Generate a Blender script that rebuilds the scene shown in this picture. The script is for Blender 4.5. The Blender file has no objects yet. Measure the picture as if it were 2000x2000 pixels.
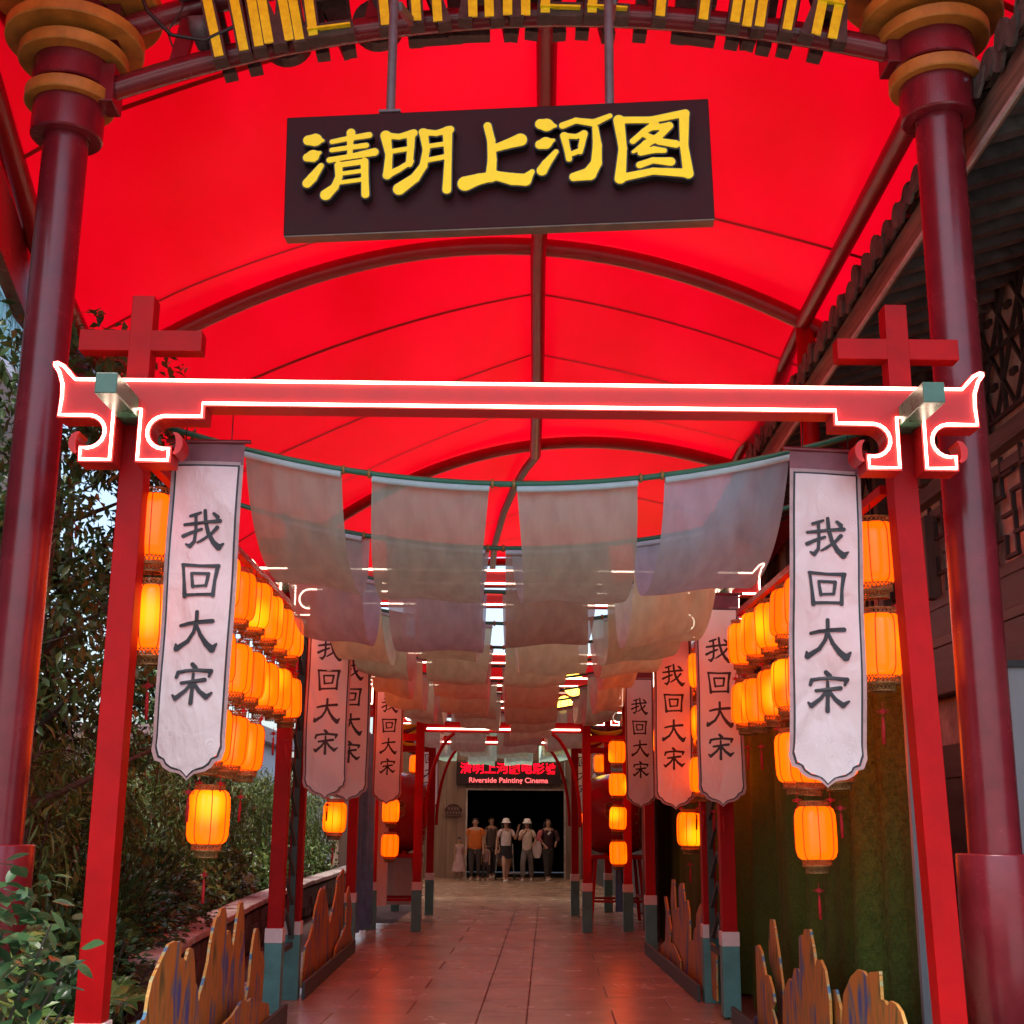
import bpy, math, random
import numpy as np
from mathutils import Vector, Matrix, Euler
R = math.radians
random.seed(7); rng = np.random.default_rng(7)
scene = bpy.context.scene
C = scene.collection

# ------------------------------------------------------------------ camera
cam = bpy.data.cameras.new('camera'); camo = bpy.data.objects.new('camera', cam); C.objects.link(camo)
P_, R_, Y_ = R(13.53), R(0.47), R(0.55)
fw = Vector((math.sin(Y_)*math.cos(P_), math.cos(Y_)*math.cos(P_), math.sin(P_)))
r0 = Vector((math.cos(Y_), -math.sin(Y_), 0)); u0 = r0.cross(fw)
rt = r0*math.cos(R_) + u0*math.sin(R_); up = u0*math.cos(R_) - r0*math.sin(R_)
camo.matrix_world = Matrix(((rt.x, up.x, -fw.x, -0.06), (rt.y, up.y, -fw.y, 0), (rt.z, up.z, -fw.z, 1.65), (0, 0, 0, 1)))
cam.sensor_width = 36; cam.lens = 36*2500/2000; cam.clip_end = 500
scene.camera = camo

# ------------------------------------------------------------------ sky, sun, exposure
SUN_EL, SUN_AZ = R(68), R(205)          # azimuth clockwise from +Y: behind the camera, thin cloud
world = bpy.data.worlds.new('World'); scene.world = world; world.use_nodes = True
nt = world.node_tree; bg = nt.nodes['Background']
sky = nt.nodes.new('ShaderNodeTexSky'); sky.sky_type = 'NISHITA'; sky.sun_disc = False
sky.sun_elevation = SUN_EL; sky.sun_rotation = SUN_AZ; sky.dust_density = 4.0; sky.air_density = 1.0
nt.links.new(sky.outputs[0], bg.inputs[0]); bg.inputs[1].default_value = 0.15
sl = bpy.data.lights.new('sun', 'SUN'); so = bpy.data.objects.new('sun', sl); C.objects.link(so)
sl.energy = 1.3; sl.angle = R(12); sl.color = (1, .96, .9)
sd = Vector((math.sin(SUN_AZ)*math.cos(SUN_EL), math.cos(SUN_AZ)*math.cos(SUN_EL), math.sin(SUN_EL)))
so.rotation_euler = sd.to_track_quat('Z', 'Y').to_euler()
vs = scene.view_settings; vs.view_transform = 'Standard'; vs.look = 'None'; vs.gamma = 1; vs.use_curve_mapping = False
vs.exposure = 1.45
scene.cycles.use_denoising = True
scene.cycles.max_bounces = 7; scene.cycles.diffuse_bounces = 4; scene.cycles.glossy_bounces = 3
scene.cycles.transmission_bounces = 5; scene.cycles.transparent_max_bounces = 14
scene.cycles.sample_clamp_indirect = 6; scene.cycles.caustics_reflective = False; scene.cycles.caustics_refractive = False

# ------------------------------------------------------------------ materials
def nodes(name):
    m = bpy.data.materials.new(name); m.use_nodes = True
    return m, m.node_tree.nodes, m.node_tree.links, m.node_tree.nodes['Principled BSDF']
def mat(name, col, rough=.5, var=.12, scale=6, bump=0, bscale=60, metal=0, spec=.5, rnd=0, stretch=None, coat=0, col2=None, contrast=(.3, .7), world=False, wear=None):
    """a painted / natural surface: base colour, a second tone through noise, fine relief, tone per object"""
    m, N, L, b = nodes(name)
    b.inputs['Roughness'].default_value = rough; b.inputs['Metallic'].default_value = metal
    b.inputs['Specular IOR Level'].default_value = spec
    if coat: b.inputs['Coat Weight'].default_value = coat; b.inputs['Coat Roughness'].default_value = .12
    tc = N.new('ShaderNodeTexCoord'); mp = N.new('ShaderNodeMapping'); L.new((N.new('ShaderNodeNewGeometry').outputs['Position'] if world else tc.outputs['Object']), mp.inputs[0])
    if stretch: mp.inputs['Scale'].default_value = stretch
    nz = N.new('ShaderNodeTexNoise'); nz.inputs['Scale'].default_value = scale; nz.inputs['Detail'].default_value = 6; nz.inputs['Roughness'].default_value = .65
    L.new(mp.outputs[0], nz.inputs[0])
    cr = N.new('ShaderNodeValToRGB'); L.new(nz.outputs[0], cr.inputs[0])
    c2 = col2 or [c*(1-var*1.6) for c in col]
    c1 = col if col2 else [min(1, c*(1+var)) for c in col]
    cr.color_ramp.elements[0].position = contrast[0]; cr.color_ramp.elements[1].position = contrast[1]
    cr.color_ramp.elements[0].color = (*c2, 1); cr.color_ramp.elements[1].color = (*c1, 1)
    out = cr.outputs[0]
    if wear:                                  # stains / chips of their own colour: (colour, noise scale, threshold, amount)
        wc, ws, wt, wa = wear; wn = N.new('ShaderNodeTexNoise'); wn.inputs['Scale'].default_value = ws; wn.inputs['Detail'].default_value = 9; wn.inputs['Roughness'].default_value = .72; L.new(mp.outputs[0], wn.inputs[0])
        wr = N.new('ShaderNodeMapRange'); L.new(wn.outputs[0], wr.inputs[0]); wr.inputs[1].default_value = wt; wr.inputs[2].default_value = wt+.05; wr.inputs[4].default_value = wa
        wx = N.new('ShaderNodeMix'); wx.data_type = 'RGBA'; L.new(wr.outputs[0], wx.inputs[0]); L.new(out, wx.inputs[6]); wx.inputs[7].default_value = (*wc, 1); out = wx.outputs[2]
    if rnd:
        oi = N.new('ShaderNodeObjectInfo'); hv = N.new('ShaderNodeHueSaturation')
        mr = N.new('ShaderNodeMapRange'); L.new(oi.outputs['Random'], mr.inputs[0]); mr.inputs[3].default_value = 1-rnd; mr.inputs[4].default_value = 1+rnd
        L.new(mr.outputs[0], hv.inputs['Value']); L.new(out, hv.inputs['Color']); out = hv.outputs[0]
    L.new(out, b.inputs['Base Color'])
    rr = N.new('ShaderNodeMapRange'); L.new(nz.outputs[0], rr.inputs[0]); rr.inputs[3].default_value = max(0, rough-.1); rr.inputs[4].default_value = min(1, rough+.12)
    L.new(rr.outputs[0], b.inputs['Roughness'])
    if bump:
        n2 = N.new('ShaderNodeTexNoise'); n2.inputs['Scale'].default_value = bscale; n2.inputs['Detail'].default_value = 4; L.new(mp.outputs[0], n2.inputs[0])
        bp = N.new('ShaderNodeBump'); bp.inputs['Strength'].default_value = bump; bp.inputs['Distance'].default_value = .01
        L.new(n2.outputs[0], bp.inputs['Height']); L.new(bp.outputs[0], b.inputs['Normal'])
    return m
def emis(name, col, s, hot=None):
    m, N, L, b = nodes(name); N.remove(b)
    e = N.new('ShaderNodeEmission'); e.inputs[0].default_value = (*col, 1); e.inputs[1].default_value = s
    L.new(e.outputs[0], N['Material Output'].inputs[0]); return m
def cloth(name, col, transp=.12, transl=.45, var=.1, wr=.25, wscale=(7, 2, 2)):
    """thin fabric that lets light through"""
    m, N, L, b = nodes(name); N.remove(b)
    tc = N.new('ShaderNodeTexCoord'); mp = N.new('ShaderNodeMapping'); L.new(tc.outputs['Object'], mp.inputs[0]); mp.inputs['Scale'].default_value = wscale
    nz = N.new('ShaderNodeTexNoise'); nz.inputs['Scale'].default_value = 2; nz.inputs['Detail'].default_value = 5; L.new(mp.outputs[0], nz.inputs[0])
    cr = N.new('ShaderNodeValToRGB'); L.new(nz.outputs[0], cr.inputs[0])
    cr.color_ramp.elements[0].color = (*[c*(1-var) for c in col], 1); cr.color_ramp.elements[1].color = (*[min(1, c*(1+var)) for c in col], 1)
    cr.color_ramp.elements[0].position = .35; cr.color_ramp.elements[1].position = .65
    oi = N.new('ShaderNodeObjectInfo'); hv = N.new('ShaderNodeHueSaturation'); mr = N.new('ShaderNodeMapRange')
    L.new(oi.outputs['Random'], mr.inputs[0]); mr.inputs[3].default_value = .86; mr.inputs[4].default_value = 1.12; L.new(mr.outputs[0], hv.inputs['Value']); L.new(cr.outputs[0], hv.inputs['Color'])
    bp = N.new('ShaderNodeBump'); bp.inputs['Strength'].default_value = wr; bp.inputs['Distance'].default_value = .03; L.new(nz.outputs[0], bp.inputs['Height'])
    d = N.new('ShaderNodeBsdfDiffuse'); t = N.new('ShaderNodeBsdfTranslucent'); tp = N.new('ShaderNodeBsdfTransparent')
    for s in (d, t): L.new(hv.outputs[0], s.inputs[0]); L.new(bp.outputs[0], s.inputs['Normal'])
    m1 = N.new('ShaderNodeMixShader'); m1.inputs[0].default_value = transl; L.new(d.outputs[0], m1.inputs[1]); L.new(t.outputs[0], m1.inputs[2])
    m2 = N.new('ShaderNodeMixShader'); m2.inputs[0].default_value = transp; L.new(m1.outputs[0], m2.inputs[1]); L.new(tp.outputs[0], m2.inputs[2])
    L.new(m2.outputs[0], N['Material Output'].inputs[0]); return m
def leafm(name, col, col2, transl=.3, rough=.4):
    m, N, L, b = nodes(name)
    tc = N.new('ShaderNodeTexCoord'); nz = N.new('ShaderNodeTexNoise'); nz.inputs['Scale'].default_value = 3; nz.inputs['Detail'].default_value = 6; L.new(tc.outputs['Object'], nz.inputs[0])
    w = N.new('ShaderNodeTexWhiteNoise'); g = N.new('ShaderNodeNewGeometry'); L.new(g.outputs['Random Per Island'], w.inputs['Vector']); w.noise_dimensions = '3D'
    ad = N.new('ShaderNodeMath'); ad.operation = 'MULTIPLY_ADD'; L.new(w.outputs[0], ad.inputs[0]); ad.inputs[1].default_value = .5; L.new(nz.outputs[0], ad.inputs[2])
    cr = N.new('ShaderNodeValToRGB'); L.new(ad.outputs[0], cr.inputs[0]); cr.color_ramp.elements[0].position = .4; cr.color_ramp.elements[1].position = 1.0
    cr.color_ramp.elements[0].color = (*col, 1); cr.color_ramp.elements[1].color = (*col2, 1)
    L.new(cr.outputs[0], b.inputs['Base Color']); b.inputs['Roughness'].default_value = rough
    t = N.new('ShaderNodeBsdfTranslucent'); L.new(cr.outputs[0], t.inputs[0])
    mx = N.new('ShaderNodeMixShader'); mx.inputs[0].default_value = transl; L.new(b.outputs[0], mx.inputs[1]); L.new(t.outputs[0], mx.inputs[2])
    L.new(mx.outputs[0], N['Material Output'].inputs[0]); return m

M = {}
M['red'] = mat('red_paint', (.37, .0012, .003), .46, .14, 4, .06, 40, rnd=.05, spec=.17, wear=((.16, .02, .02), 7, .66, .6))
M['maroon'] = mat('maroon_paint', (.17, .012, .02), .24, .2, 4, .07, 90, spec=.55, wear=((.09, .03, .03), 9, .67, .7))
M['plate'] = mat('beam_red', (.46, .006, .007), .5, .12, 5, .03, 40, wear=((.3, .02, .02), 8, .66, .5))
M['ochre'] = mat('ochre_paint', (.48, .19, .028), .5, .25, 6, .06, 60, wear=((.2, .08, .03), 10, .64, .7))
M['teal'] = mat('teal_paint', (.085, .30, .28), .5, .15, 5, .05, 40, rnd=.06, wear=((.02, .16, .09), 3.5, .60, .8))
M['white'] = mat('white_paint', (.74, .71, .69), .5, .08, 7, wear=((.4, .36, .33), 12, .64, .5))
M['dkgreen'] = mat('grey_green_paint', (.045, .075, .07), .55, .15, 9)
M['stick'] = mat('green_wood', (.035, .10, .065), .28, .2, 9, spec=.6)
M['pole'] = mat('green_pole', (.01, .12, .07), .35, .1, 9)
M['paleblue'] = mat('pale_blue_hem', (.36, .5, .56), .6, .08, 9)
M['board'] = mat('sign_board', (.042, .006, .009), .5, .3, 4, .04, 25, col2=(.03, .008, .008), spec=.1)
M['boardedge'] = mat('sign_edge', (.10, .06, .03), .4, .3, 9)
M['black'] = mat('black_paint', (.012, .010, .011), .45, .2, 9)
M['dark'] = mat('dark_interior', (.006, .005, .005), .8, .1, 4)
M['gold'] = mat('yellow_enamel', (1.0, .70, .004), .42, .04, 14, spec=.3)
M['goldold'] = mat('yellow_face_stained', (1.0, .74, .010), .4, .15, 18, .03, 50, wear=((.5, .26, .02), 14, .63, .8))
M['rust'] = mat('letter_box_brown', (.055, .034, .028), .55, .5, 16, .1, 60)
M['steel'] = mat('grey_steel', (.12, .09, .1), .45, .2, 14)
M['neon'] = emis('neon_tube', (1, .85, .62), 4.6)
M['brass'] = mat('lantern_brass', (.34, .19, .06), .4, .35, 40, .3, 130, metal=.35)
M['rib'] = mat('lantern_rib', (.10, .03, .008), .5, .1, 20)
M['tassel'] = mat('red_tassel', (.45, .008, .014), .7, .2, 30, .3, 160)
M['bars'] = mat('lattice_dark', (.022, .022, .021), .6, .3, 6, .2, 30, rnd=.15, world=True)
M['pipe'] = mat('pipe_crimson', (.27, .006, .012), .32, .15, 5, .05, 60, wear=((.12, .01, .015), 8, .67, .6))
M['wood'] = mat('dark_old_wood', (.08, .076, .07), .6, .4, 5, .25, 30, rnd=.2, stretch=(1, .12, 1), world=True)
M['woodz'] = mat('dark_old_wood_upright', (.075, .048, .038), .62, .35, 5, .25, 30, rnd=.16, stretch=(1, 1, .12))
M['fascia'] = mat('weathered_fascia', (.25, .15, .10), .7, .4, 5, .6, 22, stretch=(1, .16, 2.4), col2=(.075, .045, .034), contrast=(.38, .6))
M['soffit'] = mat('sooty_soffit', (.05, .038, .036), .8, .3, 6, .2, 30)
M['tile'] = mat('grey_clay_tile', (.10, .085, .075), .8, .4, 9, .4, 40, rnd=.3, world=True)
M['paper'] = mat('lattice_backing', (.52, .47, .42), .8, .3, 3, .1, 20)
M['greywall'] = mat('grey_metal_panel', (.2, .23, .25), .5, .15, 3, .05, 30, stretch=(1, 1, .2))
M['pav'] = mat('pink_stone_slab', (.46, .325, .22), .24, .3, 1.4, .16, 55, rnd=.06, col2=(.35, .235, .155), contrast=(.3, .66), world=True, wear=((.09, .06, .05), 2.3, .68, .55))
M['joint'] = mat('slab_joint', (.085, .06, .052), .9, .2, 12)
M['soil'] = mat('dark_soil', (.035, .025, .018), .95, .3, 8, .5, 30)
M['stone'] = mat('dark_wall_stone', (.10, .075, .066), .8, .4, 7, .5, 30, rnd=.3, world=True)
M['cap'] = mat('coping_stone', (.46, .40, .37), .7, .25, 6, .3, 40, rnd=.1, world=True)
M['cine'] = mat('cinema_board', (.34, .235, .17), .6, .2, 5, .15, 30, stretch=(1, 1, .08), col2=(.19, .12, .088))
M['ledbox'] = mat('led_box', (.02, .004, .005), .4)
M['led'] = emis('led_red', (1, .002, .012), 1.5)
M['led2'] = emis('led_pink', (1, .12, .12), .8)
M['plaque'] = mat('plaque_brown', (.06, .02, .016), .5)
M['plaqrim'] = mat('plaque_rim', (.3, .19, .15), .5)
M['bark'] = mat('bark', (.06, .045, .035), .85, .4, 14, .6, 40)
M['bamb'] = mat('bamboo_slat', (.34, .3, .24), .7, .3, 12)
M['leafA'] = leafm('dark_tree_leaf', (.018, .045, .014), (.08, .15, .045), .25, .36)
M['leafB'] = leafm('bamboo_leaf', (.03, .06, .014), (.14, .21, .05), .3, .45)
M['leafC'] = leafm('fatsia_leaf', (.028, .075, .018), (.15, .25, .065), .2, .26)
M['leafD'] = leafm('camellia_leaf', (.016, .048, .02), (.065, .135, .05), .15, .2)
M['bwhite'] = mat('white_render', (.74, .75, .76), .8, .06, 2)
M['bbrick'] = mat('beige_brick', (.40, .30, .24), .85, .25, 20, .2, 40)
M['aqua'] = mat('aqua_frame', (.22, .5, .54), .45, .1, 6)
M['glass'] = mat('window_glass', (.08, .14, .17), .08, .2, 2)
M['peak'] = None
M['satin'] = None

def satin():
    m, N, L, b = nodes('satin_banner')
    b.inputs['Roughness'].default_value = .3; b.inputs['Specular IOR Level'].default_value = .75; b.inputs['Sheen Weight'].default_value = .25
    tc = N.new('ShaderNodeTexCoord'); nz = N.new('ShaderNodeTexNoise'); nz.inputs['Scale'].default_value = 2.7; nz.inputs['Detail'].default_value = 3.2; nz.inputs['Roughness'].default_value = .42; nz.inputs['Distortion'].default_value = .35
    mp = N.new('ShaderNodeMapping'); mp.inputs['Scale'].default_value = (2.6, 1, 1.5); mp.inputs['Rotation'].default_value = (0, .55, 0); oi = N.new('ShaderNodeObjectInfo')
    L.new(tc.outputs['Object'], mp.inputs[0]); sc = N.new('ShaderNodeVectorMath'); sc.operation = 'SCALE'; sc.inputs[0].default_value = (9, 5, 7); L.new(oi.outputs['Random'], sc.inputs['Scale']); L.new(sc.outputs[0], mp.inputs['Location'])
    L.new(mp.outputs[0], nz.inputs[0]); bp = N.new('ShaderNodeBump'); bp.inputs['Strength'].default_value = .85; bp.inputs['Distance'].default_value = .05; L.new(nz.outputs[0], bp.inputs['Height']); L.new(bp.outputs[0], b.inputs['Normal'])
    # the printed ground: faint cloud scrolls, rings of voronoi, in the cloth's own colour
    vo = N.new('ShaderNodeTexVoronoi'); vo.inputs['Scale'].default_value = 14; L.new(tc.outputs['Object'], vo.inputs[0])
    wv = N.new('ShaderNodeMath'); wv.operation = 'SINE'; ml = N.new('ShaderNodeMath'); ml.operation = 'MULTIPLY'; ml.inputs[1].default_value = 55; L.new(vo.outputs['Distance'], ml.inputs[0]); L.new(ml.outputs[0], wv.inputs[0])
    sx = N.new('ShaderNodeSeparateXYZ'); L.new(tc.outputs['Object'], sx.inputs[0])
    ba = N.new('ShaderNodeValToRGB'); r_ = ba.color_ramp; mr = N.new('ShaderNodeMapRange'); L.new(sx.outputs[2], mr.inputs[0]); mr.inputs[1].default_value = -1.75; mr.inputs[2].default_value = 0
    r_.elements[0].position = .10; r_.elements[0].color = (0, 0, 0, 1); r_.elements[1].position = .15; r_.elements[1].color = (1, 1, 1, 1)
    for p_, v_ in ((.20, 1), (.25, 0), (.80, 0), (.83, 1), (.86, 1), (.89, 0)): e = r_.elements.new(p_); e.color = (v_, v_, v_, 1)
    L.new(mr.outputs[0], ba.inputs[0])
    gt = N.new('ShaderNodeMath'); gt.operation = 'GREATER_THAN'; gt.inputs[1].default_value = .55; L.new(wv.outputs[0], gt.inputs[0])
    mu = N.new('ShaderNodeMath'); mu.operation = 'MULTIPLY'; L.new(gt.outputs[0], mu.inputs[0]); L.new(ba.outputs[0], mu.inputs[1])
    mx = N.new('ShaderNodeMix'); mx.data_type = 'RGBA'; L.new(mu.outputs[0], mx.inputs[0]); mx.inputs[6].default_value = (.68, .68, .71, 1); mx.inputs[7].default_value = (.61, .59, .625, 1)
    L.new(mx.outputs[2], b.inputs['Base Color'])
    t = N.new('ShaderNodeBsdfTranslucent'); L.new(mx.outputs[2], t.inputs[0]); ms = N.new('ShaderNodeMixShader'); ms.inputs[0].default_value = .40; L.new(b.outputs[0], ms.inputs[1]); L.new(t.outputs[0], ms.inputs[2]); L.new(ms.outputs[0], N['Material Output'].inputs[0]); return m
M['satin'] = satin()
M['satinrim'] = mat('dusty_pink_trim', (.36, .215, .215), .5, .15, 12, .1, 60)
M['satintop'] = mat('maroon_sleeve', (.2, .05, .065), .5, .15, 12)
M['ink'] = mat('ink_black', (.012, .011, .016), .5, .1, 20)
M['canopy'] = None
def canopy_mat():
    m, N, L, b = nodes('red_membrane'); N.remove(b)
    tc = N.new('ShaderNodeTexCoord'); nz = N.new('ShaderNodeTexNoise'); nz.inputs['Scale'].default_value = .9; nz.inputs['Detail'].default_value = 9; nz.inputs['Roughness'].default_value = .62; mp = N.new('ShaderNodeMapping'); mp.inputs['Scale'].default_value = (1, .45, 1); L.new(tc.outputs['Object'], mp.inputs[0]); L.new(mp.outputs[0], nz.inputs[0])
    cr = N.new('ShaderNodeValToRGB'); L.new(nz.outputs[0], cr.inputs[0]); cr.color_ramp.elements[0].position = .28; cr.color_ramp.elements[1].position = .72
    cr.color_ramp.elements[0].color = (.34, .0003, .0022, 1); cr.color_ramp.elements[1].color = (.47, .0005, .0085, 1)
    t = N.new('ShaderNodeBsdfTranslucent'); L.new(cr.outputs[0], t.inputs[0])
    d = N.new('ShaderNodeBsdfPrincipled'); d.inputs['Base Color'].default_value = (.62, .002, .006, 1); d.inputs['Roughness'].default_value = .36; d.inputs['Specular IOR Level'].default_value = .45
    mx = N.new('ShaderNodeMixShader'); mx.inputs[0].default_value = .22; L.new(t.outputs[0], mx.inputs[1]); L.new(d.outputs[0], mx.inputs[2])
    L.new(mx.outputs[0], N['Material Output'].inputs[0]); return m
M['canopy'] = canopy_mat()
def shade_mat():
    """lit lantern skin: the bulb inside shows as a hot spot, its place differs from lantern to lantern"""
    m, N, L, b = nodes('lantern_skin'); N.remove(b)
    tc = N.new('ShaderNodeTexCoord'); oi = N.new('ShaderNodeObjectInfo')
    wn = N.new('ShaderNodeTexWhiteNoise'); wn.noise_dimensions = '1D'; L.new(oi.outputs['Random'], wn.inputs['W'])
    sb = N.new('ShaderNodeVectorMath'); sb.operation = 'SUBTRACT'; L.new(wn.outputs['Color'], sb.inputs[0]); sb.inputs[1].default_value = (.5, .75, .5)
    sc = N.new('ShaderNodeVectorMath'); sc.operation = 'MULTIPLY'; L.new(sb.outputs[0], sc.inputs[0]); sc.inputs[1].default_value = (.24, .22, .2)
    ds = N.new('ShaderNodeVectorMath'); ds.operation = 'DISTANCE'; L.new(tc.outputs['Object'], ds.inputs[0]); L.new(sc.outputs[0], ds.inputs[1])
    mr = N.new('ShaderNodeMapRange'); mr.interpolation_type = 'SMOOTHSTEP'; L.new(ds.outputs['Value'], mr.inputs[0]); mr.inputs[1].default_value = .17; mr.inputs[2].default_value = .03; mr.inputs[3].default_value = 0; mr.inputs[4].default_value = 1
    mx = N.new('ShaderNodeMix'); mx.data_type = 'RGBA'; L.new(mr.outputs[0], mx.inputs[0]); mx.inputs[6].default_value = (1.5, .094, .0006, 1); mx.inputs[7].default_value = (1.8, .26, .002, 1)
    e = N.new('ShaderNodeEmission'); L.new(mx.outputs[2], e.inputs[0])
    m2 = N.new('ShaderNodeMapRange'); L.new(wn.outputs['Value'], m2.inputs[0]); m2.inputs[3].default_value = .80; m2.inputs[4].default_value = 1.12; L.new(m2.outputs[0], e.inputs[1])
    g = N.new('ShaderNodeBsdfGlossy'); g.inputs['Roughness'].default_value = .3; g.inputs[0].default_value = (1, 1, 1, 1); ms = N.new('ShaderNodeAddShader')
    fr = N.new('ShaderNodeMixShader'); fr.inputs[0].default_value = .04; L.new(e.outputs[0], fr.inputs[1]); L.new(g.outputs[0], fr.inputs[2]); L.new(fr.outputs[0], N['Material Output'].inputs[0])
    return m
M['shade'] = shade_mat()
def peak_mat():
    m, N, L, b = nodes('painted_plywood'); b.inputs['Roughness'].default_value = .5
    tc = N.new('ShaderNodeTexCoord'); mp = N.new('ShaderNodeMapping'); mp.inputs['Scale'].default_value = (1, 1.6, .42); L.new(tc.outputs['Object'], mp.inputs[0])
    nz = N.new('ShaderNodeTexNoise'); nz.inputs['Scale'].default_value = 4.6; nz.inputs['Detail'].default_value = 6; nz.inputs['Distortion'].default_value = .9; L.new(mp.outputs[0], nz.inputs[0])
    cr = N.new('ShaderNodeValToRGB'); L.new(nz.outputs[0], cr.inputs[0]); r_ = cr.color_ramp
    r_.elements[0].position = .38; r_.elements[0].color = (.05, .085, .32, 1); r_.elements[1].position = .72; r_.elements[1].color = (.12, .10, .03, 1)
    for p_, c_ in ((.425, (.14, .19, .19, 1)), (.47, (.36, .16, .04, 1)), (.54, (.50, .20, .035, 1)), (.63, (.36, .20, .05, 1))): e = r_.elements.new(p_); e.color = c_
    L.new(cr.outputs[0], b.inputs['Base Color']); return m
M['peak'] = peak_mat()
def edge_mat():
    m, N, L, b = nodes('printed_edge'); b.inputs['Roughness'].default_value = .55
    tc = N.new('ShaderNodeTexCoord'); sx = N.new('ShaderNodeSeparateXYZ'); L.new(tc.outputs['Object'], sx.inputs[0]); nz = N.new('ShaderNodeTexNoise'); nz.noise_dimensions = '1D'; nz.inputs['Scale'].default_value = 9; nz.inputs['Detail'].default_value = 4; L.new(sx.outputs[2], nz.inputs['W'])
    cr = N.new('ShaderNodeValToRGB'); cr.color_ramp.interpolation = 'CONSTANT'; L.new(nz.outputs[0], cr.inputs[0]); r_ = cr.color_ramp; r_.elements[0].position = 0; r_.elements[0].color = (.10, .28, .45, 1); r_.elements[1].position = .40; r_.elements[1].color = (.5, .52, .25, 1)
    for p_, c_ in ((.46, (.68, .36, .08, 1)), (.56, (.75, .42, .10, 1)), (.62, (.45, .2, .05, 1)), (.65, (.7, .55, .25, 1))): e = r_.elements.new(p_); e.color = c_
    L.new(cr.outputs[0], b.inputs['Base Color']); return m
M['peakedge'] = edge_mat()
M['turf'] = mat('artificial_turf', (.10, .19, .022), .9, .4, 60, 1.0, 240, col2=(.04, .085, .011))
M['drum'] = mat('drum_red', (.30, .006, .01), .22, .12, 4, coat=.5)
M['hide'] = mat('drum_hide', (.55, .42, .28), .6)
M['blue'] = mat('blue_cloth', (.10, .30, .58), .7, .2, 6)
M['clothdark'] = mat('dark_hanging_cloth', (.05, .06, .085), .8, .5, 5, col2=(.14, .13, .13))
M['skin'] = mat('skin', (.42, .24, .17), .55, .05, 20)
M['hair'] = mat('hair', (.012, .009, .008), .5)
M['lamp'] = emis('gold_lamp', (1, .62, .08), 2.2)
M['bulb'] = emis('bulb', (1, .9, .7), 9)
CUR = [cloth('sling_grey_green', (.33, .42, .37), .12, .27), cloth('sling_lit_green', (.44, .70, .55), .05, .22), cloth('sling_blue_grey', (.33, .46, .56), .15, .25), cloth('sling_lit_pale', (.52, .84, .68), .05, .22)]  # back-row cloths: neon light put in as paler tone, green cancels roof red
def cc(name, col, rough=.8): return mat('fabric_'+name, col, rough, .15, 14, .15, 60)

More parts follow.
